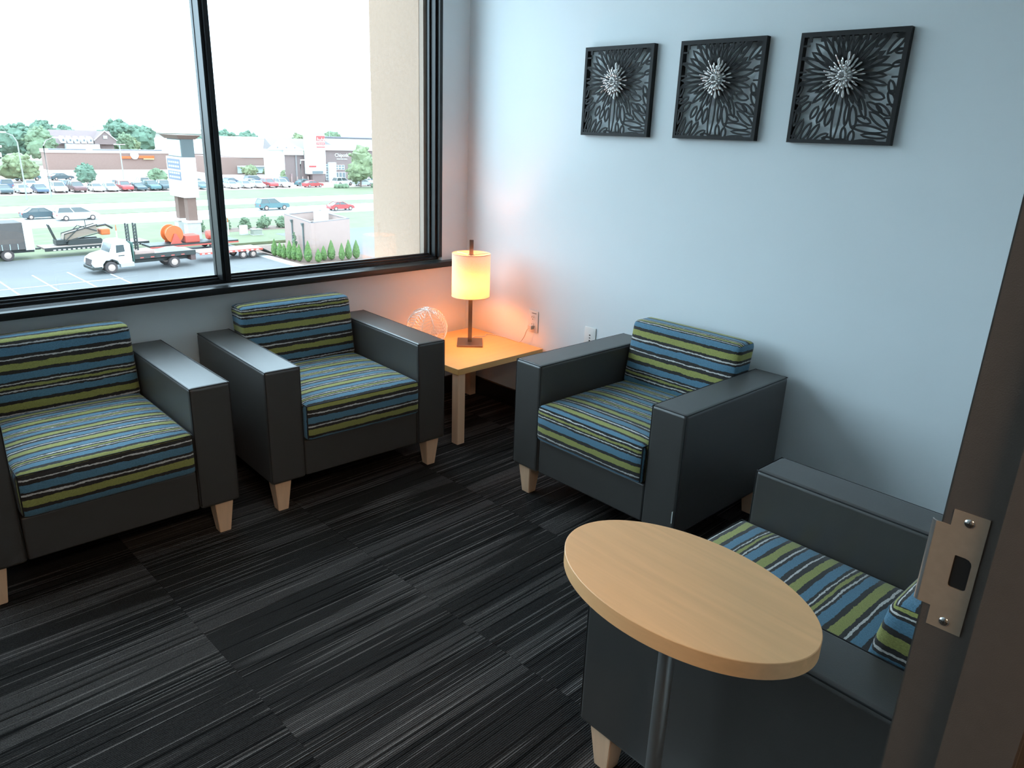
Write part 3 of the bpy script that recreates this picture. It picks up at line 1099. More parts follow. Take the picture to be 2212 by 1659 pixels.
M_MRED = pbr('machine_red', (0.42, 0.07, 0.045), 0.45)
M_BLACKM = pbr('black_steel', (0.024, 0.025, 0.022), 0.5)
M_DKTARP = pbr('dark_tarp', (0.067, 0.054, 0.05), 0.7, var=0.08, vscale=2)
M_TYRE = pbr('tyre', (0.055, 0.041, 0.04), 0.85)
M_HUB = pbr('wheel_hub', (0.415, 0.306, 0.264), 0.4, metal=0.2)
M_CARGLASS = pbr('car_glass', (0.061, 0.068, 0.068), 0.12)
M_BROWNC = pbr('brown_column', (0.152, 0.088, 0.068), 0.8, var=0.05, vscale=3)
M_STONE = pbr('limestone', (0.4, 0.39, 0.37), 0.85, var=0.08, vscale=3)
M_WINB = pbr('shop_window', (0.122, 0.135, 0.144), 0.2)
M_BLUES = pbr('sign_blue', (0.104, 0.117, 0.168), 0.5)
M_CYANP = pbr('pale_cyan_panel', (0.42, 0.56, 0.58), 0.4)
M_TEAL = pbr('teal_panel', (0.049, 0.099, 0.08), 0.5)
M_YEL = pbr('sign_yellow', (0.45, 0.42, 0.18), 0.5)
M_WOODD = pbr('deck_planks', (0.244, 0.18, 0.152), 0.8, var=0.12, vscale=3)
M_UTIL = pbr('utility_green', (0.244, 0.243, 0.2), 0.6)
M_RTAPE = pbr('reflector_red', (0.45, 0.08, 0.06), 0.5)
M_POLE = pbr('pole_teal_grey', (0.268, 0.27, 0.248), 0.5)
M_ALUM = pbr('aluminium_tank', (0.42, 0.44, 0.45), 0.35, metal=0.3)

def leafm(name, col):
    return pbr(name, col, 0.9, var=0.35, vscale=1.2)
M_TREE_D = leafm('foliage_teal', (0.092, 0.145, 0.100))
M_TREE_M = leafm('foliage_mid', (0.118, 0.160, 0.092))
M_TREE_L = leafm('foliage_light', (0.150, 0.175, 0.090))
M_TREE_F = leafm('foliage_hazed', (0.42, 0.46, 0.46))  # distance haze mixed into the leaf colour of the ridge
M_ARB = pbr('arborvitae_green', (0.079, 0.135, 0.036), 0.9, var=0.45, vscale=6)
M_TRUNK = pbr('trunk_bark', (0.171, 0.117, 0.096), 0.9)

# ---- building fin beside the window ----
bm = bmesh.new()
box(bm, -0.232, 0.9, 0.165, 0.565, G, 6.0)
box(bm, -0.232, -0.002, 0.128, 0.165, G, 6.0)
tag(link('stucco_pier', bm, M_STUCCO), 'tan stucco pier standing outside the window by the corner', 'pier', kind='structure')
bm = bmesh.new()
box(bm, -0.230, -0.182, 0.0935, 0.1275, G, 6.0)
tag(link('pier_joint', bm, M_STUCCO2), 'grey joint strip between window frame and stucco pier', 'joint', kind='structure')

# ---- ground ----
def slab(name, label, x0, x1, y0, y1, z, mat, cat, th=0.25):
    bm = bmesh.new()
    box(bm, x0, x1, y0, y1, z - th, z)
    return tag(link(name, bm, mat), label, cat, kind='structure')
slab('land', 'hazy open land running to the skyline', -900, 1400, 30, 1500, G - 0.30, M_GRASS2, 'land', 1.0)
slab('parking_lot', 'grey asphalt lot in front of the building', -60, 31.7, 30, 76.8, G, M_ASPH, 'lot')
slab('lawn', 'grass strip between lot and road', -60, 160, 76.8, 99.5, G + 0.002, M_GRASS, 'grass')
slab('road', 'near pale carriageway', -200, 300, 99.5, 111.0, G, M_ROAD, 'road')
slab('median_lawn', 'narrow grass median between the carriageways', -200, 300, 111.0, 116.8, G + 0.05, M_GRASS, 'grass')
slab('road', 'far pale carriageway', -200, 300, 116.8, 126.5, G, M_ROAD, 'road')
slab('lawn', 'grass bank below the far row of parked cars', -200, 300, 126.5, 143.8, G + 0.05, M_GRASS, 'grass')
slab('parking_lot', 'pale retail parking lot beyond the road', -200, 300, 143.8, 235.0, G, M_PLOT, 'lot')
slab('parking_lot', 'asphalt drive to the right of the cream enclosure', 41.0, 90, 40, 82.0, G + 0.012, M_ASPH, 'lot')
slab('planting_bed', 'mulched planting bed around the cream enclosure', 32.55, 41.0, 50, 74.0, G + 0.01, M_MULCH, 'bed')
slab('kerb', 'pale concrete kerb along the asphalt lot', 31.70, 32.55, 40, 76.8, G + 0.10, M_CURB, 'kerb')
ml = tag(empty('lot_markings', (0, 0, 0)), 'white painted stall lines on the asphalt lot', 'road marking', kind='structure')
for k in range(-3, 9):
    x = 9.35 + 2.62 * k
    if x > 18: break
    bm = bmesh.new()
    box(bm, x - 0.06, x + 0.06, 56.0, 68.3, G, G + 0.006)
    link('stall_line', bm, M_PAINT, ml)
bm = bmesh.new()
box(bm, -20, 17.4, 63.15, 63.27, G, G + 0.005)
link('cross_line', bm, M_PAINT, ml)

# ---- trees ----
def tree(label, x, y, zb, zt, r, mat, group=None, seed=1, name='tree', trunk=0.25, nb=9, squash=1.0, cat='tree'):
    root = thing(name, label, cat, (x, y, zb), 0, group)
    rnd = random.Random(seed)
    h = zt - zb
    bm = bmesh.new()
    c0 = trunk * h
    ch = h - c0
    for k in range(nb):
        f = (k + 0.5) / nb
        zz = c0 + ch * (0.16 + 0.66 * f)
        rr = r * (0.62 - 0.34 * abs(f - 0.40) * 1.6)
        a = rnd.uniform(0, 6.28)
        d = r * 0.50 * math.sqrt(rnd.random()) * (1.15 - f * 0.75)
        blob(bm, (d * math.cos(a), d * math.sin(a), zz), rr, seed * 13 + k, 0.50, 2.2, 2, min(1.0, squash * ch / (2.2 * r) + 0.25))
    core = [v.co.copy() for v in bm.verts]
    rnd.shuffle(core)
    for v in core[:150]:
        q = r * rnd.uniform(0.07, 0.15)
        g = bmesh.ops.create_icosphere(bm, subdivisions=1, radius=q)
        for w_ in g['verts']:
            w_.co = Vector((w_.co.x * rnd.uniform(.7, 1.4), w_.co.y * rnd.uniform(.7, 1.4), w_.co.z * rnd.uniform(.6, 1.2))) + v
    link('foliage', bm, mat, root, smooth=None)
    bm = bmesh.new()
    tube(bm, [(0, 0, 0), (0.02 * r, 0, c0 + 0.35 * ch)], [0.035 * h * 0.6, 0.02 * h * 0.6], 8)
    link('trunk', bm, M_TRUNK, root)
    return root
TREES = [
    ('tall teal-green tree rising above the others at the far left treeline', 69.6, 300, G, 0.48, 5.3, M_TREE_D, 11),
    ('broad teal-green tree left of the mauve-roofed house', 53.9, 262, G, -0.94, 6.5, M_TREE_D, 12),
    ('rounded mid-green tree beside the tall treeline peak', 53.7, 236, G, -1.43, 5.2, M_TREE_M, 13),
    ('bushy green tree just left of the mauve roof', 72.3, 282, G, -1.18, 5.4, M_TREE_D, 14),
    ('dark teal tree at the outer end of the treeline', 44.1, 240, G, -0.48, 5.2, M_TREE_D, 15),
    ('large domed green tree behind the white-topped store', 84.5, 268, G, 0.70, 7.8, M_TREE_D, 16),
    ('wide green tree joined to the domed tree, store side', 99.1, 292, G, -0.44, 6.5, M_TREE_D, 17),
    ('low green tree at the foot of the domed tree', 79.3, 248, G, -2.57, 4.1, M_TREE_M, 18),
    ('dark green tree behind the window mullion', 112.0, 262, G, -0.60, 4.6, M_TREE_D, 19),
    ('pair-forming dark green tree right of the mullion', 126.5, 285, G, -1.39, 6.4, M_TREE_D, 20),
    ('teal tree above the long white store parapet', 148.3, 310, G, -1.73, 6.4, M_TREE_D, 21),
    ('single light green tree above the white gable', 136.0, 245, G, -0.80, 3.9, M_TREE_L, 22),
    ('wide pale tree behind the white tower with the red sign', 146.6, 240, G, 0.07, 5.6, M_TREE_M, 23),
    ('green tree between house gable and white-topped store', 84.0, 256, G, -2.99, 2.6, M_TREE_L, 24),
    ('dark tree standing behind the brick wall right of the mullion', 103.3, 227, G, -3.00, 4.6, M_TREE_D, 25),
]
for lab, x, y, zb, zt, r, mt, sd in TREES:
    tree(lab, x, y, zb, zt, r, mt, 'trees along the far skyline', sd)
PARK = [
    ('yellow-green parking-lot tree behind the first parked cars', 34.5, 172, -5.8, 4.2, M_TREE_L, 31),
    ('small yellow-green tree near the outer end of the car rows', 28.2, 170, -6.6, 2.6, M_TREE_L, 32),
    ('small dark tree standing among the parked cars below the brick store', 43.6, 163, -7.0, 2.1, M_TREE_D, 33),
    ('low green tree among the parked cars beside the pylon sign', 56.5, 162, -8.0, 2.3, M_TREE_M, 34),
    ('round shrub-like tree in front of the brick wall right of the mullion', 88.5, 185, -8.6, 2.4, M_TREE_L, 35),
    ('small round tree at the store wall next to the larger round one', 93.6, 186, -9.3, 1.5, M_TREE_L, 36),
    ('narrow young tree at the corner of the taupe store wall', 82.7, 157.4, -7.8, 0.9, M_TREE_L, 37),
]
for lab, x, y, zt, r, mt, sd in PARK:
    tree(lab, x, y, G, zt, r, mt, 'trees in the far parking lot', sd, trunk=0.18)
tree('tall light green tree in front of the taupe grill building', 93.6, 142.5, G, -1.9, 3.9, M_TREE_L, None, 41, trunk=0.14, nb=14, squash=1.3)

# far hills
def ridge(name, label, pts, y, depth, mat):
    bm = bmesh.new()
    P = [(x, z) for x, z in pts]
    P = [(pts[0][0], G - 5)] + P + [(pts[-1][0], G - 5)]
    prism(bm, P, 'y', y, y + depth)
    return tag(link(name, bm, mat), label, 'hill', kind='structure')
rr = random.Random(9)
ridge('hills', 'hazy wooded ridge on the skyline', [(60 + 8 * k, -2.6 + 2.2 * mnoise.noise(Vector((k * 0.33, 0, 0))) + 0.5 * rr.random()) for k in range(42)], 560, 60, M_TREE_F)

# arborvitae row
ARB = [((32.99, 66.74), -9.35), ((33.15, 65.92), -9.62), ((33.05, 64.9), -9.60), ((33.25, 64.15), -9.20), ((33.35, 63.4), -9.25), ((33.42, 62.6), -9.38),
       ((33.95, 61.85), -9.02), ((34.65, 61.15), -9.72), ((35.7, 61.9), -9.62), ((36.5, 61.8), -9.10), ((37.2, 61.0), -9.35), ((38.1, 61.2), -9.1), ((39.0, 61.2), -9.2)]
def arborvitae(x, y, zt, i):
    root = thing('arborvitae', 'x', 'shrub', (x, y, G), 0, 'arborvitae hedge row')
    h = zt - G
    bm = bmesh.new()
    g = bmesh.ops.create_icosphere(bm, subdivisions=4, radius=1.0)
    rad = 0.35 + 0.04 * math.sin(i * 2.3)
    for v in g['verts']:
        d = v.co.normalized()
        t = (d.z + 1) / 2
        prof = math.sin(math.pi * min(1, t ** 0.62)) ** 0.8 * (1 - 0.25 * t) + 0.02
        k = 1 + 0.22 * mnoise.noise(Vector((d.x * 5, d.y * 5, d.z * 8 + i * 3.1))) + 0.16 * mnoise.noise(Vector((d.x * 14, d.y * 14, d.z * 16 + i)))
        n2 = math.hypot(d.x, d.y) + 1e-6
        v.co = Vector((d.x / n2 * rad * prof * k, d.y / n2 * rad * prof * k, 0.06 + (h - 0.06) * t))
    link('foliage', bm, M_ARB, root)
    bm = bmesh.new()
    tube(bm, [(0, 0, 0), (0, 0, 0.3)], 0.05, 6)
    link('trunk', bm, M_TRUNK, root)
    return root
AL = ['back-most arborvitae of the hedge row, beside the trailer ramp', 'arborvitae second in the row from the trailer ramp', 'third arborvitae from the trailer ramp',
      'tall arborvitae under the first downspout, fourth in the row', 'fifth arborvitae from the trailer ramp, tall and slim', 'arborvitae midway between the two downspouts, sixth in the row',
      'tallest arborvitae, at the enclosure corner below the second downspout', 'short stubby arborvitae just past the enclosure corner', 'second short arborvitae past the enclosure corner, standing apart',
      'tall arborvitae fourth from the stucco pier end of the row', 'arborvitae third from the stucco pier end of the row', 'arborvitae second from the stucco pier end of the row', 'last arborvitae of the row, nearest the stucco pier']
for i, ((x, y), zt) in enumerate(ARB):
    arborvitae(x, y, zt, i)['label'] = AL[i]

# cream enclosure with parapet and downspouts
def ground_dir(p, q, t): return (p[0] + (q[0] - p[0]) * t, p[1] + (q[1] - p[1]) * t)
en = thing('enclosure', 'cream flat-topped block enclosure with open roof behind the arborvitae', 'building', (0, 0, 0))
cA, cB = (34.9, 62.6), (36.3, 70.6)
dx, dy = 5.3, 1.5
cC, cD = (cA[0] + dx, cA[1] + dy), (cB[0] + dx, cB[1] + dy)
HT = -7.5
def wallpoly(a, b, th, z0, z1, name, mat):
    bm = bmesh.new()
    ux, uy = b[0] - a[0], b[1] - a[1]
    l = math.hypot(ux, uy)
    nx, ny = -uy / l * th, ux / l * th
    prism(bm, [a, b, (b[0] + nx, b[1] + ny), (a[0] + nx, a[1] + ny)], 'z', z0, z1)
    return link(name, bm, mat, en)
inner = [cA, cC, cD, cB]
for a, b in ((cA, cC), (cC, cD), (cD, cB), (cB, cA)):
    wallpoly(a, b, 0.3, G, HT, 'wall', M_CREAM)
    wallpoly(a, b, 0.36, HT, HT + 0.07, 'coping', pbr('coping_mauve', (0.16, 0.14, 0.145), 0.6))
bm = bmesh.new()
prism(bm, [ground_dir(cA, cD, .06), ground_dir(cC, cB, .06), ground_dir(cD, cA, .06), ground_dir(cB, cC, .06)], 'z', HT - 1.0, HT - 0.9)
link('roof', bm, M_STONE, en)
bm = bmesh.new()
box(bm, 39.0, 40.1, 68.0, 69.2, HT - 0.9, HT + 0.35)
link('roof_unit', bm, M_WHITEP, en)
for t_ in (0.28, 0.68):
    p = ground_dir(cA, cB, t_)
    bm = bmesh.new()
    box(bm, p[0] - 0.14, p[0] - 0.02, p[1] - 0.06, p[1] + 0.06, G + 0.3, HT - 0.55)
    frustum(bm, p[0] - 0.10, p[1], HT - 0.55, HT - 0.25, 0.08, 0.08, 0.15, 0.15)
    link('downspout', bm, pbr('downspout_grey', (0.10, 0.125, 0.12), 0.5), en)
tree('slim leafy climber against the enclosure wall between the downspouts', 34.95, 66.2, G, -8.35, 0.28, M_TREE_M, None, 51, 'climbing_shrub', 0.1, 12, 2.2, 'shrub')

# utility things on the lawn
u = thing('utility_cabinet', 'white upright utility cabinet on the lawn', 'cabinet', (37.5, 83.0, G))
bm = bmesh.new(); box(bm, -0.42, 0.42, -0.25, 0.25, 0.1, 1.12, 0.03, 1); link('body', bm, M_WHITEP, u)
bm = bmesh.new(); box(bm, -0.45, 0.45, -0.28, 0.28, 0.0, 0.1); link('base', bm, M_CURB, u)
bm = bmesh.new(); box(bm, -0.36, 0.36, -0.262, -0.248, 0.18, 1.05); link('door', bm, M_WHITEP, u)
u = thing('transformer_box', 'low grey-green transformer box next to the white utility cabinet', 'cabinet', (38.8, 82.4, G))
bm = bmesh.new(); box(bm, -0.56, 0.56, -0.4, 0.4, 0.06, 0.62, 0.03, 1); link('body', bm, M_UTIL, u)
bm = bmesh.new(); box(bm, -0.62, 0.62, -0.46, 0.46, 0.62, 0.68, 0.01, 1); link('lid', bm, pbr('pale_lid', (0.32, 0.36, 0.35), 0.5), u)
bm = bmesh.new(); box(bm, -0.66, 0.66, -0.5, 0.5, 0.0, 0.06); link('base', bm, M_CURB, u)
for (x, y, h, lab) in ((35.9, 83.6, 1.5, 'thin white marker post with orange cap beside the utility cabinet'), (23.0, 81.8, 1.5, 'white marker post with orange cap behind the flatbed truck')):
    u = thing('marker_post', lab, 'post', (x, y, G))
    bm = bmesh.new(); lathe(bm, [(0.07, 0), (0.06, h)], 10); link('post', bm, M_WHITEP, u)
    bm = bmesh.new(); lathe(bm, [(0.055, h), (0.03, h + 0.6)], 10); link('cap', bm, M_ORANGE, u)
SHR = ((34.2, 88.0), (37.6, 88.4), (40.0, 88.0), (42.3, 87.4), (44.8, 87.2), (47.0, 86.6))
for i, (x, y) in enumerate(SHR):
    tree(['round green bed shrub nearest the mullion', 'bed shrub right behind the white utility cabinet', 'bed shrub third from the mullion', 'bed shrub behind the transformer box',
          'bed shrub just left of the cream enclosure', 'bed shrub beside the enclosure wall'][i], x, y, G, -9.7 + 0.15 * (i % 2), 0.95, M_TREE_M, 'round shrubs on the lawn bed', 61 + i, 'round_shrub', 0.05, 7, 1.0, 'shrub')
slab('mulch_strip', 'mulch strip under the round shrubs', 31, 50, 85.8, 89.5, G + 0.012, M_MULCH, 'bed')

# ---- pylon sign ----
py = thing('pylon_sign', 'tall white pylon sign on two brown columns with stone bases', 'sign', (0, 0, 0))
PXA, PXB, PYA, PYB = 29.05, 30.65, 78.3, 82.0
for ya, yb in ((PYA, PYA + 1.15), (PYB - 1.15, PYB)):
    bm = bmesh.new(); box(bm, PXA + 0.1, PXB - 0.1, ya - 0.0, yb, G, -8.85); cb_ = link('stone_base', bm, M_STONE, py)
    bm = bmesh.new(); box(bm, PXA - 0.02, PXB + 0.02, ya - 0.12, yb + 0.12, -8.85, -8.62); link('cap', bm, M_WHITEP, cb_)
    bm = bmesh.new(); box(bm, PXA + 0.35, PXB - 0.3, ya + 0.15, yb - 0.1, -8.62, -6.2); link('column', bm, M_BROWNC, py)
bm = bmesh.new(); box(bm, PXA, PXB - 0.05, PYA - 0.1, PYB + 0.1, -6.2, -2.1); link('sign_board', bm, M_WHITEP, py)
bm = bmesh.new(); box(bm, PXA + 0.25, PXB - 0.05, PYA + 0.0, PYB, -2.1, -0.28); link('cabinet', bm, pbr('cabinet_grey', (0.055, 0.065, 0.065), 0.6), py)
bm = bmesh.new(); box(bm, PXA + 0.235, PXA + 0.249, PYA + 0.25, PYB - 0.1, -2.0, -0.36); link('light_panel', bm, M_CYANP, py)
bm = bmesh.new(); frustum(bm, (PXA + PXB) / 2 + 0.1, (PYA + PYB) / 2, -0.28, 0.12, 0.85, 1.9, 1.25, 2.35); link('crown', bm, M_BROWNC, py)
for z0_, z1_ in ((-3.35, -2.30), (-4.45, -3.55)):
    bm = bmesh.new(); box(bm, PXA - 0.03, PXA - 0.001, PYA + 0.2, PYB - 0.15, z0_, z1_); pn = link('sign_panel', bm, M_BLUES, py)
    bm = bmesh.new()
    n_ = 5
    for r_ in range(2):
        for k in range(n_):
            yy = PYA + 0.45 + k * 0.58
            box(bm, PXA - 0.045, PXA - 0.031, yy, yy + 0.42, z0_ + 0.2 + r_ * 0.42, z0_ + 0.38 + r_ * 0.42)
    link('lettering', bm, M_CYANP, pn)
bm = bmesh.new(); box(bm, PXA - 0.03, PXA - 0.001, PYA + 0.5, PYB - 0.5, -5.75, -5.45); link('small_print', bm, pbr('pale_print', (0.36, 0.42, 0.44), 0.5), py)

# ---- vehicles ----
def wheel_mesh():
    bm = bmesh.new()
    lathe(bm, [(0.20, -0.105), (0.31, -0.11), (0.335, -0.07), (0.335, 0.07), (0.31, 0.11), (0.20, 0.105)], 20, 0, 0, 'y')
    me = bpy.data.meshes.new('tyre'); bmesh.ops.recalc_face_normals(bm, faces=bm.faces[:]); bm.to_mesh(me); bm.free(); me.materials.append(M_TYRE)
    bm = bmesh.new()
    lathe(bm, [(0.05, -0.118), (0.19, -0.108), (0.20, -0.09), (0.20, 0.09), (0.19, 0.108), (0.05, 0.118)], 16, 0, 0, 'y')
    mh = bpy.data.meshes.new('hub'); bmesh.ops.recalc_face_normals(bm, faces=bm.faces[:]); bm.to_mesh(mh); bm.free(); mh.materials.append(M_HUB)
    return me, mh
W_TYRE, W_HUB = wheel_mesh()
def add_wheel(root, x, y, r, wscale=1.0):
    s = r / 0.335
    wo = mk('wheel', W_TYRE, root, (x, y, r), None, (s, s * wscale, s))
    mk('hub', W_HUB, wo)
    return wo

CARS = {  # length, width, lower profile (x,z), cabin base z, cabin polygon (x,z), wheel x, wheel r
    'sedan': (4.7, 1.8, [(-2.35, .35), (-2.30, .85), (-1.6, .98), (0.9, .95), (2.15, .80), (2.35, .60), (2.33, .30), (-2.3, .25)], [(-1.75, .96), (-1.05, 1.42), (0.25, 1.45), (1.05, .94)], (-1.38, 1.42), .33),
    'suv': (4.9, 1.95, [(-2.45, .45), (-2.42, 1.05), (-2.2, 1.12), (1.05, 1.10), (2.2, 1.02), (2.42, .80), (2.42, .38), (-2.4, .36)], [(-2.36, 1.10), (-2.02, 1.76), (0.05, 1.80), (0.95, 1.09)], (-1.45, 1.5), .39),
    'van': (5.1, 1.98, [(-2.55, .40), (-2.52, 1.02), (-2.4, 1.08), (1.25, 1.05), (2.3, .88), (2.53, .62), (2.5, .30), (-2.5, .28)], [(-2.46, 1.06), (-2.16, 1.70), (0.35, 1.74), (1.65, 1.00)], (-1.55, 1.55), .36),
    'bug': (4.2, 1.75, [(-2.1, .35), (-2.08, .65), (-1.75, .92), (-1.2, .98), (1.0, .95), (1.75, .86), (2.08, .62), (2.1, .32), (-2.05, .27)], [(-1.65, .93), (-1.0, 1.38), (0.0, 1.46), (0.95, .94)], (-1.28, 1.3), .34),
}
car_cache = {}
def car(kind, col, label, loc_, rz, cat='car', group=None, colname=None):
    ln, wd, low, cab, wx, wr = CARS[kind]
    key = (kind, col)
    root = thing({'sedan': 'sedan_car', 'suv': 'sport_utility_car', 'van': 'minivan', 'bug': 'compact_car'}[kind], label, cat, loc_, rz, group)
    if key not in car_cache:
        mat = pbr('car_paint_%s' % colname if colname else 'car_paint_%d' % len(MATS), col, 0.3)
        bm = bmesh.new()
        prism(bm, low, 'y', -wd / 2, wd / 2)
        bmesh.ops.bevel(bm, geom=bm.edges[:], offset=0.06, segments=2, affect='EDGES')
        b = link('body', bm, mat, root)
        # glass cabin narrowing upwards
        bm = bmesh.new()
        zb, zt = cab[0][1], cab[1][1]
        def yy(z): return wd / 2 * (0.95 - 0.20 * (z - zb) / (zt - zb))
        v0 = [bm.verts.new((x, -yy(z), z - (0.03 if z > zb + .3 else 0.03))) for x, z in cab]
        v1 = [bm.verts.new((x, yy(z), z - (0.03 if z > zb + .3 else 0.03))) for x, z in cab]
        bm.faces.new(v0); bm.faces.new(v1[::-1])
        for i in range(4):
            j = (i + 1) % 4
            bm.faces.new((v0[i], v1[i], v1[j], v0[j]))
        g = link('window_glass', bm, M_CARGLASS, root)
        bm = bmesh.new()
        x1_, x2_ = cab[1][0], cab[2][0]
        box(bm, x1_ - 0.06, x2_ + 0.08, -yy(zt) - 0.02, yy(zt) + 0.02, zt - 0.05, zt + 0.015, 0.02, 1)
        for s in (-1, 1):
            for (xa, za), (xb, zb_) in ((cab[0], cab[1]), (cab[3], cab[2]), (((cab[0][0] + cab[3][0]) / 2 - .1, cab[0][1]), ((cab[1][0] + cab[2][0]) / 2, cab[1][1]))):
                tube(bm, [(xa, s * (yy(za) + 0.005), za - 0.03), (xb, s * (yy(zb_) + 0.005), zb_ - 0.03)], 0.045, 5)
        rf = link('roof', bm, mat, root)
        bm = bmesh.new()
        for s in (-1, 1):
            box(bm, -ln / 2 - 0.015, -ln / 2 + 0.06, *sorted((s * wd * 0.36, s * wd * 0.47)), 0.68, 0.86)
        tl = link('tail_light', bm, M_RED, root)
        tl['kind'] = 'stuff'
        car_cache[key] = [o.data for o in (b, g, rf, tl)]
    else:
        for nme, me in zip(('body', 'window_glass', 'roof', 'tail_light'), car_cache[key]):
            o = mk(nme, me, root)
            if nme == 'tail_light': o['kind'] = 'stuff'
    for x in wx:
        for s in (-1, 1):
            add_wheel(root, x, s * (wd / 2 - 0.10), wr)
    return root
C_WHITE, C_SILVER, C_DARK, C_BLUE, C_RED, C_MAROON, C_TEAL = (0.55, 0.56, 0.56), (0.40, 0.42, 0.42), (0.05, 0.07, 0.08), (0.07, 0.10, 0.15), (0.34, 0.05, 0.05), (0.13, 0.06, 0.06), (0.07, 0.13, 0.14)
car('van', C_WHITE, 'white minivan driving on the near carriageway', (25.9, 106.0, G), 0.0, 'van', None, 'white')
car('sedan', C_DARK, 'dark car driving just behind the white minivan', (22.6, 109.2, G), 0.0, 'car', None, 'dark')
car('suv', C_TEAL, 'dark sport utility car driving on the road right of the mullion', (53.9, 107.3, G), -0.03, 'car', None, 'teal')
car('bug', C_RED, 'red compact car driving on the road', (63.1, 102.4, G), -0.05, 'car', None, 'red')
ROW = [(26.6, 'sedan', C_DARK, 'dark parked car at the outer end of the front row'), (29.3, 'sedan', C_SILVER, 'silver parked car second in the front row'), (31.9, 'sedan', C_BLUE, 'dark blue parked car third in the front row'),
       (34.8, 'suv', C_WHITE, 'white parked car beside the maroon one'), (37.7, 'suv', C_MAROON, 'maroon parked car in the front row'), (40.8, 'sedan', C_WHITE, 'white parked car right after the maroon one'),
       (43.2, 'sedan', C_SILVER, 'silver parked car before the red one, left of the pylon'), (45.7, 'suv', C_RED, 'red parked car in the front row left of the pylon'), (48.1, 'sedan', C_DARK, 'dark parked car right after the red one'),
       (50.6, 'suv', C_TEAL, 'teal parked car second before the pylon sign'), (52.9, 'suv', C_DARK, 'dark parked car right beside the pylon sign'), (60.0, 'sedan', C_TEAL, 'teal parked car between pylon sign and mullion'),
       (66.3, 'sedan', C_WHITE, 'white parked car right of the mullion'), (69.2, 'sedan', C_SILVER, 'silver parked car second right of the mullion'), (71.9, 'sedan', C_WHITE, 'white parked car left of the red one by the drive'),
       (74.6, 'suv', C_RED, 'red parked car near the lot drive'), (77.6, 'suv', C_WHITE, 'white parked car at the drive end of the front row')]
for i, (x, k, c, lab) in enumerate(ROW):
    car(k, c, lab, (x, 148.6, G), -math.pi / 2 + 0.04 * math.sin(i * 1.7), 'car', 'cars parked along the grass bank')
BACK = [(36.6, 178, 'suv', C_TEAL, 'teal parked car in the middle of the far lot', 0.3), (43.0, 178.6, 'sedan', C_DARK, 'dark parked car in the middle of the far lot', 0.2),
        (29.0, 158, 'suv', C_BLUE, 'blue parked car behind the second front-row car', 1.4), (38.5, 157.5, 'sedan', C_BLUE, 'blue parked car behind the maroon one', -1.4), (33.0, 160, 'sedan', C_WHITE, 'white parked car in the second row, outer part', 1.5),
        (47.0, 158, 'sedan', C_WHITE, 'white parked car in the second row by the small trees', 1.5), (52.5, 159, 'suv', C_SILVER, 'silver parked car in the second row behind the pylon', 1.5),
        (70.5, 158.0, 'sedan', C_BLUE, 'dark blue parked car in the second row right of the mullion', 0.35), (76.5, 158.5, 'suv', C_BLUE, 'dark blue parked car in the second row behind the red one', 0.05),
        (80.6, 153.6, 'suv', C_BLUE, 'blue parked car near the store entrance', 1.2), (63.2, 158.5, 'sedan', C_WHITE, 'white parked car in the second row by the mullion', 0.4), (73.2, 153.9, 'sedan', C_SILVER, 'silver parked car between the rows', 0.1),
        (84.0, 150.2, 'sedan', C_TEAL, 'teal parked car near the red tower', 0.2), (83.6, 146.2, 'sedan', C_RED, 'red parked car under the tower sign', 0.1), (93.0, 149.0, 'suv', C_WHITE, 'white parked car by the hedge before the grill', 0.1), (97.0, 146.5, 'sedan', C_SILVER, 'silver parked car under the tall light tree', -0.2),
        (101.5, 150.5, 'sedan', C_WHITE, 'white parked car beside the stucco pier edge', 0.0)]
for x, y, k, c, lab, a in BACK:
    car(k, c, lab, (x, y, G), a, 'car', 'cars parked further back')

def hedge(x0, x1, y, h, label):
    root = thing('hedge', label, 'hedge', ((x0 + x1) / 2, y, G))
    bm = bmesh.new()
    n = max(3, int((x1 - x0) / 0.7))
    for k in range(n):
        blob(bm, (-(x1 - x0) / 2 + (k + .5) * (x1 - x0) / n, 0, h * 0.5), h * 0.62, k + 3, 0.3, 2, 2)
    o = link('foliage', bm, M_TREE_M, root)
    o['kind'] = 'stuff'
hedge(86.2, 89.6, 141.5, 0.9, 'low clipped hedge left of the tall light tree')
hedge(95.5, 99.5, 141.0, 0.9, 'low clipped hedge beside the stucco pier')

# flatbed truck (front faces -x)
tr = thing('flatbed_truck', 'white cab truck with a black flatbed parked in the asphalt lot', 'truck', (15.9, 66.75, G), 0.035)
def part(name, mat, parent, fn, **k):
    bm = bmesh.new(); fn(bm); return link(name, bm, mat, parent, **k)
hood = [(0.15, 0.55), (0.0, 0.9), (0.12, 1.28), (0.55, 1.55), (1.45, 1.75), (1.75, 2.58), (2.05, 2.72), (2.85, 2.72), (3.15, 2.4), (3.2, 0.75), (2.15, 0.75), (2.0, 1.05), (1.55, 1.25), (1.05, 1.15), (0.8, 0.85), (0.75, 0.55)]
cabo = part('cab', M_WHITEP, tr, lambda b: prism(b, hood, 'y', -1.1, 1.1))
part('windscreen', M_CARGLASS, cabo, lambda b: prism(b, [(1.42, 1.80), (1.70, 2.50), (1.73, 2.48), (1.45, 1.78)], 'y', -0.92, 0.92))
part('side_window', M_CARGLASS, cabo, lambda b: [prism(b, [(1.95, 1.72), (2.0, 2.38), (2.62, 2.38), (2.66, 1.80)], 'y', s * 1.09 - 0.03, s * 1.09 + 0.03) for s in (-1, 1)])['kind'] = 'stuff'
part('bumper', M_BLACKM, tr, lambda b: box(b, -0.08, 0.75, -1.12, 1.12, 0.40, 0.68, 0.05, 1))
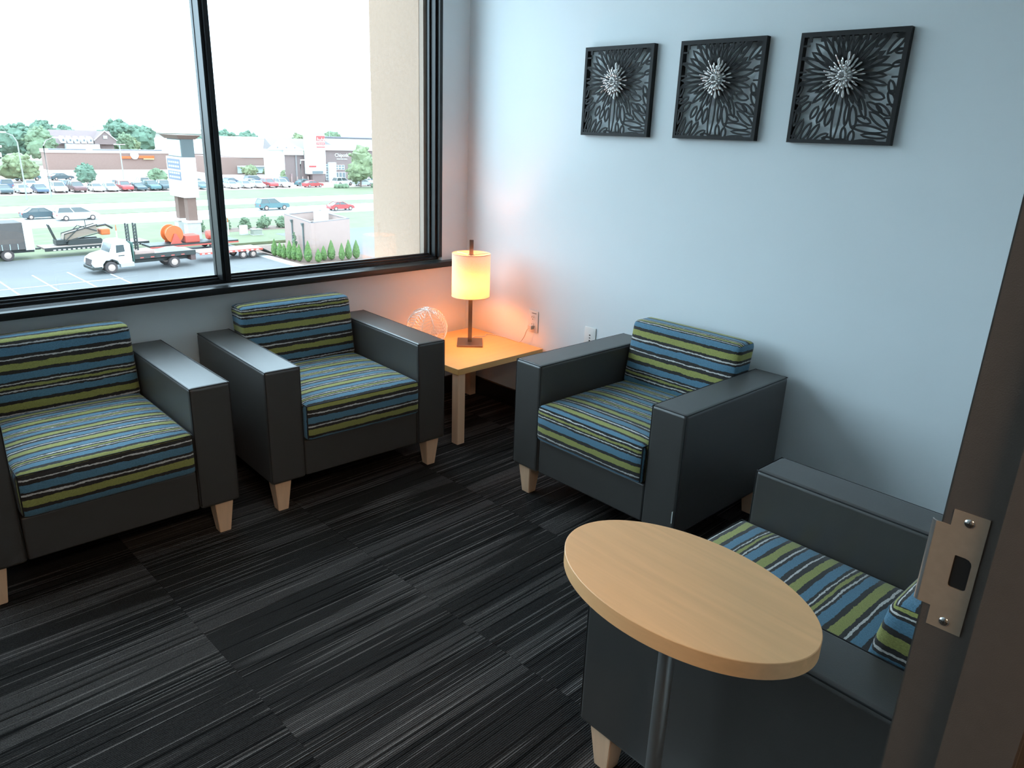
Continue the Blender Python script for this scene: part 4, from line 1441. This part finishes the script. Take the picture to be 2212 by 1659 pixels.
part('grille', M_TYRE, tr, lambda b: prism(b, [(-0.03, 0.75), (0.06, 1.25), (0.10, 1.25), (0.02, 0.75)], 'y', -0.7, 0.7))
part('side_tank', M_ALUM, tr, lambda b: box(b, 2.2, 3.35, -1.12, -0.7, 0.42, 0.85, 0.06, 2))
part('door_lettering', M_BLACKM, tr, lambda b: box(b, 2.1, 2.6, -1.115, -1.10, 1.42, 1.50))
part('chassis_rail', M_BLACKM, tr, lambda b: [box(b, 0.7, 8.3, s * 0.45 - 0.08, s * 0.45 + 0.08, 0.62, 0.86) for s in (-1, 1)])['kind'] = 'stuff'
part('headboard', M_TEAL, tr, lambda b: box(b, 3.28, 3.36, -1.2, 1.2, 0.9, 2.55))
part('flatbed_deck', M_WOODD, tr, lambda b: box(b, 3.36, 8.7, -1.22, 1.22, 1.38, 1.44))
part('side_rail', M_BLACKM, tr, lambda b: [box(b, 3.36, 8.75, s * 1.25 - 0.04, s * 1.25 + 0.04, 1.06, 1.46) for s in (-1, 1)])['kind'] = 'stuff'
part('reflector_tape', M_RTAPE, tr, lambda b: [box(b, 3.8 + k * 0.9, 4.1 + k * 0.9, -1.305, -1.291, 1.12, 1.20) for k in range(5)])['kind'] = 'stuff'
part('rear_panel', pbr('rear_maroon', (0.09, 0.05, 0.045), 0.6), tr, lambda b: box(b, 8.3, 8.75, -1.2, 1.2, 0.55, 1.3))
part('deck_load', M_CREAM, tr, lambda b: box(b, 3.5, 5.2, -1.0, 0.6, 1.44, 1.72, 0.03, 1))
part('gravel_heap', pbr('gravel_grey', (0.18, 0.17, 0.16), 0.9), tr, lambda b: frustum(b, 7.0, -0.2, 1.44, 1.75, 1.3, 0.9, 0.35, 0.3))
for k, x in enumerate((3.36, 4.0)):
    def lad(b, x=x):
        for yy_ in (-0.28, 0.28):
            box(b, x - 0.05, x + 0.07, yy_ - 0.05 - 0.2, yy_ + 0.05 - 0.2, 1.44, 4.05)
        for q in range(9):
            box(b, x - 0.05, x + 0.05, -0.5, 0.1, 1.55 + q * 0.28, 1.66 + q * 0.28)
    part('loading_ramp', M_BLACKM, tr, lad)
for x in (1.43, 6.80):
    for s in (-1, 1):
        add_wheel(tr, x, s * 0.98, 0.51, 1.15)

# dark box trailer unit at the frame's edge
tb = thing('tarped_truck', 'dark tarped truck box with white rear edge by the lawn', 'truck', (6.2, 76.4, G), 0.03)
part('cargo_box', M_DKTARP, tb, lambda b: box(b, 0.0, 7.35, -0.1, 2.4, 0.95, 3.40, 0.04, 1))
part('rear_frame', M_WHITEP, tb, lambda b: box(b, 7.35, 8.05, -0.12, 2.42, 0.90, 3.44))
part('chassis', M_BLACKM, tb, lambda b: box(b, 0.0, 8.1, 0.4, 1.9, 0.62, 0.94))
part('strap', M_CYANP, tb, lambda b: [box(b, 3.0 + k * 0.62, 3.04 + k * 0.62, -0.125, -0.095, 1.0, 1.5) for k in range(7)])['kind'] = 'stuff'
for x in (0.9, 5.85):
    for s in (0.15, 2.15):
        add_wheel(tb, x, s, 0.52, 1.15)

# equipment trailer behind the box truck
et = thing('equipment_trailer', 'low equipment trailer with red and white tape carrying the drill', 'trailer', (15.0, 76.5, G), 0.04)
part('deck', M_WOODD, et, lambda b: box(b, 0.0, 9.5, 0.0, 2.4, 0.80, 0.95))
part('side_beam', M_BLACKM, et, lambda b: box(b, 0.0, 9.5, -0.05, 0.0, 0.62, 0.95))
part('reflector_tape', M_WHITEP, et, lambda b: [box(b, 0.7 + k * 0.42, 0.92 + k * 0.42, -0.065, -0.051, 0.66, 0.76) for k in range(20)])['kind'] = 'stuff'
part('drawbar', M_BLACKM, et, lambda b: tube(b, [(-0.55, 1.2, 0.8), (0, 1.2, 0.8)], 0.09, 6))
for x in (6.3, 7.2):
    for s in (0.2, 2.2):
        add_wheel(et, x, s, 0.38)
# horizontal drill rig standing on it
dr = thing('drill_rig', 'black and orange directional drill with a slanted rack on the trailer', 'machine', (15.6, 77.2, G + 0.95), 0.04)
part('track', M_BLACKM, dr, lambda b: [prism(b, [(1.6, 0.1), (1.8, 0.0), (4.6, 0.0), (4.85, 0.15), (4.6, 0.5), (1.8, 0.5)], 'y', y_, y_ + 0.4) for y_ in (0.0, 1.3)])['kind'] = 'stuff'
part('rack', pbr('drill_tan', (0.22, 0.16, 0.12), 0.6), dr, lambda b: prism(b, [(1.3, 0.35), (1.5, 1.0), (4.4, 1.75), (4.5, 1.05)], 'y', 0.35, 1.2))
part('rack_frame', M_BLACKM, dr, lambda b: [tube(b, p, 0.05, 6) for y_ in (0.30, 1.25) for p in ([(1.4, y_, 0.3), (1.5, y_, 1.05), (4.5, y_, 1.8), (4.6, y_, 1.0), (1.4, y_, 0.3)], [(1.5, y_, 0.4), (3.0, y_, 1.7), (4.4, y_, 1.2)])])['kind'] = 'stuff'
part('mast', M_BLACKM, dr, lambda b: [tube(b, [(0.9, y_, 0.09), (0.55, y_, 1.2), (0.3, y_, 2.0)], 0.06, 6) for y_ in (0.4, 0.9)])['kind'] = 'stuff'
part('engine_housing', M_ORANGE, dr, lambda b: box(b, 4.75, 5.6, 0.2, 1.3, 0.75, 1.35, 0.1, 2))
part('hydraulic_block', M_BLACKM, dr, lambda b: box(b, 0.7, 1.6, 0.3, 1.3, 0.05, 0.55, 0.05, 1))
part('boom', M_BLACKM, dr, lambda b: tube(b, [(4.5, 0.7, 1.6), (5.4, 0.7, 1.7), (6.0, 0.7, 1.3)], 0.11, 6))
part('exhaust', M_BLACKM, dr, lambda b: tube(b, [(3.6, 0.7, 1.5), (3.55, 0.7, 2.25)], 0.04, 6))

# second trailer with tandem wheels, to the right of the truck
t2 = thing('tilt_trailer', 'flat tandem-axle trailer with red striped side hitched behind the flatbed truck', 'trailer', (24.9, 66.9, G), 0.03)
part('deck', M_WOODD, t2, lambda b: box(b, 0.6, 7.0, 0.0, 2.4, 0.86, 0.94))
part('side_beam', M_RTAPE, t2, lambda b: box(b, 0.6, 7.0, -0.06, 0.0, 0.74, 0.92))
part('tape_mark', M_WHITEP, t2, lambda b: [box(b, 0.8 + k * 0.55, 1.05 + k * 0.55, -0.075, -0.061, 0.78, 0.87) for k in range(11)])['kind'] = 'stuff'
part('drawbar', M_BLACKM, t2, lambda b: tube(b, [(-0.2, 1.2, 0.7), (0.7, 1.2, 0.85)], 0.09, 6))
part('ramp', M_BLACKM, t2, lambda b: prism(b, [(7.0, 0.80), (8.3, 0.12), (8.3, 0.22), (7.0, 0.92)], 'y', 0.1, 2.3))
for x in (4.95, 6.0):
    for s in (0.15, 2.25):
        add_wheel(t2, x, s, 0.40)
# reel trailer behind
t3 = thing('reel_trailer', 'trailer on the lawn edge carrying an orange reel and a red machine', 'trailer', (23.6, 74.2, G), 0.02)
part('deck', M_BLACKM, t3, lambda b: box(b, 0.0, 9.2, 0.0, 2.2, 0.62, 0.80))
part('side_beam', M_RTAPE, t3, lambda b: box(b, 0.0, 9.2, -0.05, 0.0, 0.52, 0.66))
def reel(b):
    for y_ in (0.5, 1.75):
        lathe(b, [(0.05, y_ - 0.06), (0.88, y_ - 0.06), (0.88, y_ + 0.06), (0.05, y_ + 0.06)], 28, 2.7, 1.72, 'y')
    lathe(b, [(0.62, 0.5), (0.62, 1.75)], 28, 2.7, 1.72, 'y')
part('cable_reel', M_ORANGE, t3, reel)
part('reel_stand', M_MRED, t3, lambda b: [prism(b, [(2.2, 0.8), (2.62, 1.8), (2.8, 1.8), (3.3, 0.8)], 'y', y_, y_ + 0.12) for y_ in (0.25, 1.9)])['kind'] = 'stuff'
part('red_machine', M_MRED, t3, lambda b: box(b, 3.7, 5.2, 0.3, 1.8, 0.8, 1.55, 0.08, 2))
def tank(b): lathe(b, [(0.05, 6.2), (0.42, 6.25), (0.5, 6.4), (0.5, 7.8), (0.42, 7.95), (0.05, 8.0)], 20, 1.0, 1.35, 'x')
part('red_tank', M_MRED, t3, tank, smooth=40)
for x in (6.4, 7.3):
    for s in (0.1, 2.1):
        add_wheel(t3, x, s, 0.36)

# ---- street lights ----
def street_light(x, y, zt, lab, arm, kind=0):
    root = thing('street_light', lab, 'street light', (x, y, G))
    h = zt - G
    part('pole', M_POLE, root, lambda b: tube(b, [(0, 0, 0), (0, 0, h * 0.86), (arm * 0.3, 0, h * 0.95), (arm, 0, h)], [0.12, 0.09, 0.07, 0.05], 8), smooth=60)
    part('lamp_head', M_WHITEP, root, lambda b: box(b, arm - 0.2, arm + 0.7 * (1 if arm > 0 else -1) if arm > 0 else arm + 0.2, -0.15, 0.15, h - 0.1, h + 0.08) if arm > 0 else box(b, arm - 0.7, arm + 0.2, -0.15, 0.15, h - 0.1, h + 0.08))
street_light(31.2, 139, -1.7, 'curved street light between the small lot trees and the brick store', 1.7)
street_light(26.8, 135, -1.0, 'curved street light nearest the edge of the pane', -1.5)
street_light(78.0, 141, -5.2, 'thin street light pole right of the dark car', 0.3)
ls = thing('lot_light', 'dark lot light mast in front of the brick store', 'street light', (55.2, 178, G))
part('pole', M_POLE, ls, lambda b: tube(b, [(0, 0, 0), (0, 0, 7.3)], 0.13, 8))
part('lamp_head', M_WHITEP, ls, lambda b: [box(b, s * 0.6 - 0.5, s * 0.6 + 0.5, -0.3, 0.3, 7.3, 7.45) for s in (-1, 1)])['kind'] = 'stuff'

# ---- shops ----
def text(name, s, size, mat, parent, loc_, rz=0.0, ext=0.04):
    cu = bpy.data.curves.new(name, 'FONT')
    cu.body = s
    cu.size = size
    cu.extrude = ext
    cu.align_x = 'CENTER'
    cu.align_y = 'CENTER'
    cu.materials.append(mat)
    tmp = bpy.data.objects.new(name, cu)
    COL.objects.link(tmp)
    dg = bpy.context.evaluated_depsgraph_get()
    me = bpy.data.meshes.new_from_object(tmp.evaluated_get(dg))
    bpy.data.objects.remove(tmp)
    o = mk(name, me, parent, loc_, (math.pi / 2, 0, rz))
    return o

def win(parent, x0, x1, z0, z1, y, nx, nz):
    """a window unit on a -y facade: frame with separate panes"""
    f = part('window', M_WHITEP, parent, lambda b: box(b, x0, x1, y - 0.12, y, z0, z1))
    pw, ph = (x1 - x0) / nx, (z1 - z0) / nz
    me = None
    for i in range(nx):
        for j in range(nz):
            bm = bmesh.new()
            box(bm, x0 + i * pw + 0.08, x0 + (i + 1) * pw - 0.08, y - 0.15, y - 0.10, z0 + j * ph + 0.08, z0 + (j + 1) * ph - 0.08)
            link('pane', bm, M_WINB, f)
    return f

# brick store with red sign
bs = thing('brick_store', 'long pale brick store with white parapet and red sign', 'building', (0, 0, 0))
part('wall', M_BRICKP, bs, lambda b: box(b, 49.5, 105.0, 214, 219, G, -7.0))
part('parapet', M_WHITEP, bs, lambda b: box(b, 49.3, 105.0, 213.8, 219, -7.0, -6.2))
part('white_upper_block', M_WHITEP, bs, lambda b: box(b, 77.5, 100.5, 214.6, 219, -6.2, -3.1))
part('roof_edge', M_FASCIA, bs, lambda b: [box(b, 50.0, 58.5, 213.7, 213.9, -6.3, -6.05), box(b, 60.0, 77.3, 213.7, 213.9, -6.3, -6.05)])['kind'] = 'stuff'
sg = part('sign_bar', M_ORANGE, bs, lambda b: [box(b, 66.8, 69.1, 213.5, 213.9, -8.35, -7.75), box(b, 71.0, 75.0, 213.5, 213.9, -8.25, -7.6)])
part('sign_emblem', M_WHITEP, bs, lambda b: lathe(b, [(1.0, 213.35), (1.0, 213.9)], 20, 70.0, -7.5, 'y'))
part('sign_underline', M_YEL, bs, lambda b: box(b, 72.2, 74.9, 213.45, 213.9, -8.55, -8.30))
part('downpipe', M_WHITEP, bs, lambda b: box(b, 84.2, 84.9, 213.6, 213.99, G, -7.0))
# house with dormers
hs = thing('gabled_house', 'mauve-roofed brick house with white dormers and gables', 'building', (0, 0, 0))
part('wall', M_BRICKG, hs, lambda b: box(b, 59.0, 73.5, 240, 250, G, -5.6))
part('roof', M_ROOFM, hs, lambda b: prism(b, [(239.4, -5.7), (245, -2.0), (250.6, -5.7)], 'x', 58.2, 74.2))
def gab(b): prism(b, [(68.2, -5.6), (68.2, -4.4), (71.0, -2.0), (73.8, -4.4), (73.8, -5.6)], 'y', 238.6, 245)
part('front_gable', M_BRICKG, hs, gab)
part('gable_trim', M_WHITEP, hs, lambda b: [prism(b, [(68.0, -4.55), (71.0, -1.95), (71.0, -1.75), (67.8, -4.5)], 'y', 238.3, 238.6), prism(b, [(74.0, -4.55), (71.0, -1.95), (71.0, -1.75), (74.2, -4.5)], 'y', 238.3, 238.6)])['kind'] = 'stuff'
part('gable_window', M_CYANP, hs, lambda b: box(b, 70.5, 71.5, 238.4, 238.6, -4.0, -3.2))
for k in range(5):
    x = 60.3 + k * 1.75
    d_ = part('dormer', M_WHITEP, hs, lambda b, x=x: prism(b, [(x - 0.6, -5.4), (x - 0.6, -4.2), (x, -3.5), (x + 0.6, -4.2), (x + 0.6, -5.4)], 'y', 239.2, 243.5))
    part('pane', M_WINB, d_, lambda b, x=x: box(b, x - 0.22, x + 0.22, 239.1, 239.2, -4.9, -4.3))
part('porch', M_WHITEP, hs, lambda b: box(b, 60.5, 69.0, 237.6, 240, -7.0, -5.6))
# brick store right of the mullion
b2 = thing('white_top_store', 'brick store with tall white upper wall right of the mullion', 'building', (0, 0, 0))
part('wall', M_BRICKP, b2, lambda b: box(b, 82.0, 98.4, 190, 205, G, -6.9))
part('white_upper_wall', M_WHITEP, b2, lambda b: box(b, 88.2, 101.0, 189.8, 205, -6.9, -2.2))
part('cornice', pbr('pale_pink_cornice', (0.40, 0.34, 0.36), 0.7), b2, lambda b: box(b, 87.4, 101.2, 189.5, 205, -2.2, -1.95))
part('shop_front', M_CYANP, b2, lambda b: box(b, 87.2, 97.0, 189.7, 190, G + 0.3, -9.1))
part('awning', M_WHITEP, b2, lambda b: box(b, 87.0, 97.3, 188.6, 189.65, -9.15, -8.95))
part('pilaster', M_WHITEP, b2, lambda b: box(b, 95.5, 96.1, 189.6, 190, G, -6.9))
win(b2, 99.0, 100.2, -8.2, -7.0, 190.0, 1, 2)
part('entry_block', M_WHITEP, b2, lambda b: box(b, 98.4, 104.0, 190, 205, G, -4.2))
part('corner_sign', M_TEAL, b2, lambda b: lathe(b, [(0.9, 189.2), (0.9, 189.5)], 20, 102.0, -6.3, 'y', 0.35, 1.0))
part('sign_badge', M_FASCIA, b2, lambda b: box(b, 99.2, 100.3, 189.3, 189.75, -4.1, -3.6))
# gabled store with the tower
st = thing('gable_store', 'taupe brick store with white gable and blue-grey roof', 'building', (0, 0, 0))
part('wall', M_BRICKG, st, lambda b: box(b, 84.9, 92.2, 160.5, 165, G, -5.0))
part('cornice', M_WHITEP, st, lambda b: box(b, 84.5, 89.6, 160.0, 165, -5.0, -3.9))
part('roof', M_ROOFB, st, lambda b: prism(b, [(160.6, -3.9), (165, -1.45), (166, -3.9)], 'x', 82.6, 92.4))
part('white_gable', M_WHITEP, st, lambda b: prism(b, [(80.6, -3.9), (84.2, -1.45), (89.4, -3.7), (89.4, -3.9)], 'y', 159.6, 160.4))
for x in (82.9, 85.1, 87.2):
    part('vent', pbr('vent_grey', (0.2, 0.19, 0.19), 0.6), st, lambda b, x=x: lathe(b, [(0.16, 159.45), (0.16, 159.6)], 12, x, -3.35, 'y'))
part('downpipe', M_ROOFB, st, lambda b: box(b, 87.6, 88.0, 160.3, 160.5, G, -4.9))
part('left_wing', M_WHITEP, st, lambda b: box(b, 80.6, 84.9, 160.4, 162.0, G, -3.9))
part('red_door', pbr('faded_red_door', (0.24, 0.15, 0.15), 0.6), st, lambda b: box(b, 86.2, 86.7, 160.35, 160.49, G, -9.2))
for k, x in enumerate((84.0, 85.5, 87.0, 88.4, 89.8)):
    part('bollard', M_CREAM, st, lambda b, x=x: lathe(b, [(0.13, G), (0.13, G + 1.4)], 10, x, 158.8))
tw = thing('sign_tower', 'white tower with a red square sign panel and entrance below', 'building', (0, 0, 0))
part('tower', M_WHITEP, tw, lambda b: box(b, 89.7, 94.6, 158.6, 159.9, -9.2, -0.3))
part('plinth', M_BRICKG, tw, lambda b: box(b, 91.0, 94.4, 158.8, 159.9, G, -9.2))
part('entry_glass', M_WINB, tw, lambda b: box(b, 90.9, 93.6, 158.3, 158.58, -9.1, -8.5))
rs = part('red_sign', M_RED, tw, lambda b: box(b, 92.3, 94.5, 158.45, 158.6, -1.75, -0.6))
part('red_sign_band', M_RED, tw, lambda b: [box(b, 92.3, 94.5, 158.5, 158.6, -2.65, -2.05), box(b, 92.3, 94.5, 158.5, 158.6, -3.2, -3.0)])['kind'] = 'stuff'
def strokes(b):
    # illegible white script on the red panel, as blurred as the photograph shows it
    xs_ = [92.45, 92.82, 93.2, 93.55, 93.9, 94.2]
    hs_ = [0.75, 0.4, 0.35, 0.7, 0.4, 0.6]
    for x, h_ in zip(xs_, hs_):
        tube(b, [(x, 158.4, -1.7), (x + 0.08, 158.4, -1.7 + h_), (x + 0.2, 158.4, -1.65 + 0.3 * h_)], 0.07, 5)
o = part('script_strokes', M_WHITEP, tw, strokes); o['kind'] = 'stuff'
def strokes2(b):
    for k in range(6):
        box(b, 92.42 + k * 0.34, 92.5 + k * 0.34, 158.4, 158.5, -2.6, -2.15)
o = part('block_strokes', M_WHITEP, tw, strokes2); o['kind'] = 'stuff'
part('small_sign', M_RED, tw, lambda b: box(b, 90.1, 91.9, 158.4, 158.6, -7.65, -7.3))
cg = thing('grill_building', 'taupe building with white lettering and gridded windows behind the tall tree', 'building', (0, 0, 0))
part('wall', M_BRICKG, cg, lambda b: box(b, 95.0, 112.0, 159.5, 168, G, -3.8))
part('fascia', M_WHITEP, cg, lambda b: box(b, 94.8, 112.0, 158.9, 168, -3.8, -2.6))
part('roof', M_ROOFB, cg, lambda b: prism(b, [(159, -2.6), (164, -1.0), (172, -1.0), (172, -2.6)], 'x', 96.5, 112.0))
part('ridge_bar', pbr('mauve_ridge', (0.18, 0.16, 0.18), 0.7), cg, lambda b: box(b, 95.6, 112, 163.5, 164.5, -1.0, -0.75))
part('white_bay', M_WHITEP, cg, lambda b: box(b, 95.6, 97.6, 158.9, 159.5, G, -6.6))
text('sign_lettering', 'Chipotle', 1.15, M_WHITEP, cg, (99.6, 159.38, -4.95))
text('sign_small_lettering', 'MEXICAN GRILL', 0.42, M_WHITEP, cg, (99.6, 159.38, -5.85))
win(cg, 97.6, 100.2, -8.3, -7.2, 159.5, 3, 2)
win(cg, 97.6, 100.4, -10.7, -8.9, 159.5, 3, 1)
win(cg, 94.9, 95.6, -10.7, -8.6, 159.5, 1, 3)
win(cg, 94.9, 95.6, -8.2, -7.0, 159.5, 1, 2)
part('roof_unit', M_POLE, cg, lambda b: box(b, 98.2, 100.2, 168, 170, -1.0, -0.2))
part('mast', M_POLE, cg, lambda b: tube(b, [(101.6, 168, -1.0), (101.6, 168, 0.9)], 0.07, 6))
# pale far roofs
fr_ = thing('far_store', 'long pale flat-roofed store beyond the trees', 'building', (0, 0, 0))
part('wall', M_STONE, fr_, lambda b: box(b, 118, 150, 320, 340, G, -3.2))
part('roof_slab', M_WHITEP, fr_, lambda b: box(b, 117, 151, 319, 341, -3.2, -2.6))
gs = thing('fuel_canopy', 'white sign frame and canopy at the outer left of the far lot', 'building', (0, 0, 0))
part('canopy', M_WHITEP, gs, lambda b: box(b, 27.5, 36.5, 196, 204, -7.3, -6.4))
part('sign_frame', M_WHITEP, gs, lambda b: [box(b, 28.4, 28.9, 178, 178.4, G, -4.6), box(b, 31.8, 32.2, 178, 178.4, -7.0, -4.6), box(b, 28.4, 33.2, 177.9, 178.5, -4.7, -4.3)])['kind'] = 'stuff'
part('sign_face', M_STONE, gs, lambda b: box(b, 28.9, 31.8, 178.0, 178.3, -6.6, -4.7))
for x in (29.0, 35.0):
    part('column', M_WHITEP, gs, lambda b, x=x: box(b, x, x + 0.4, 199, 199.4, G, -7.3))
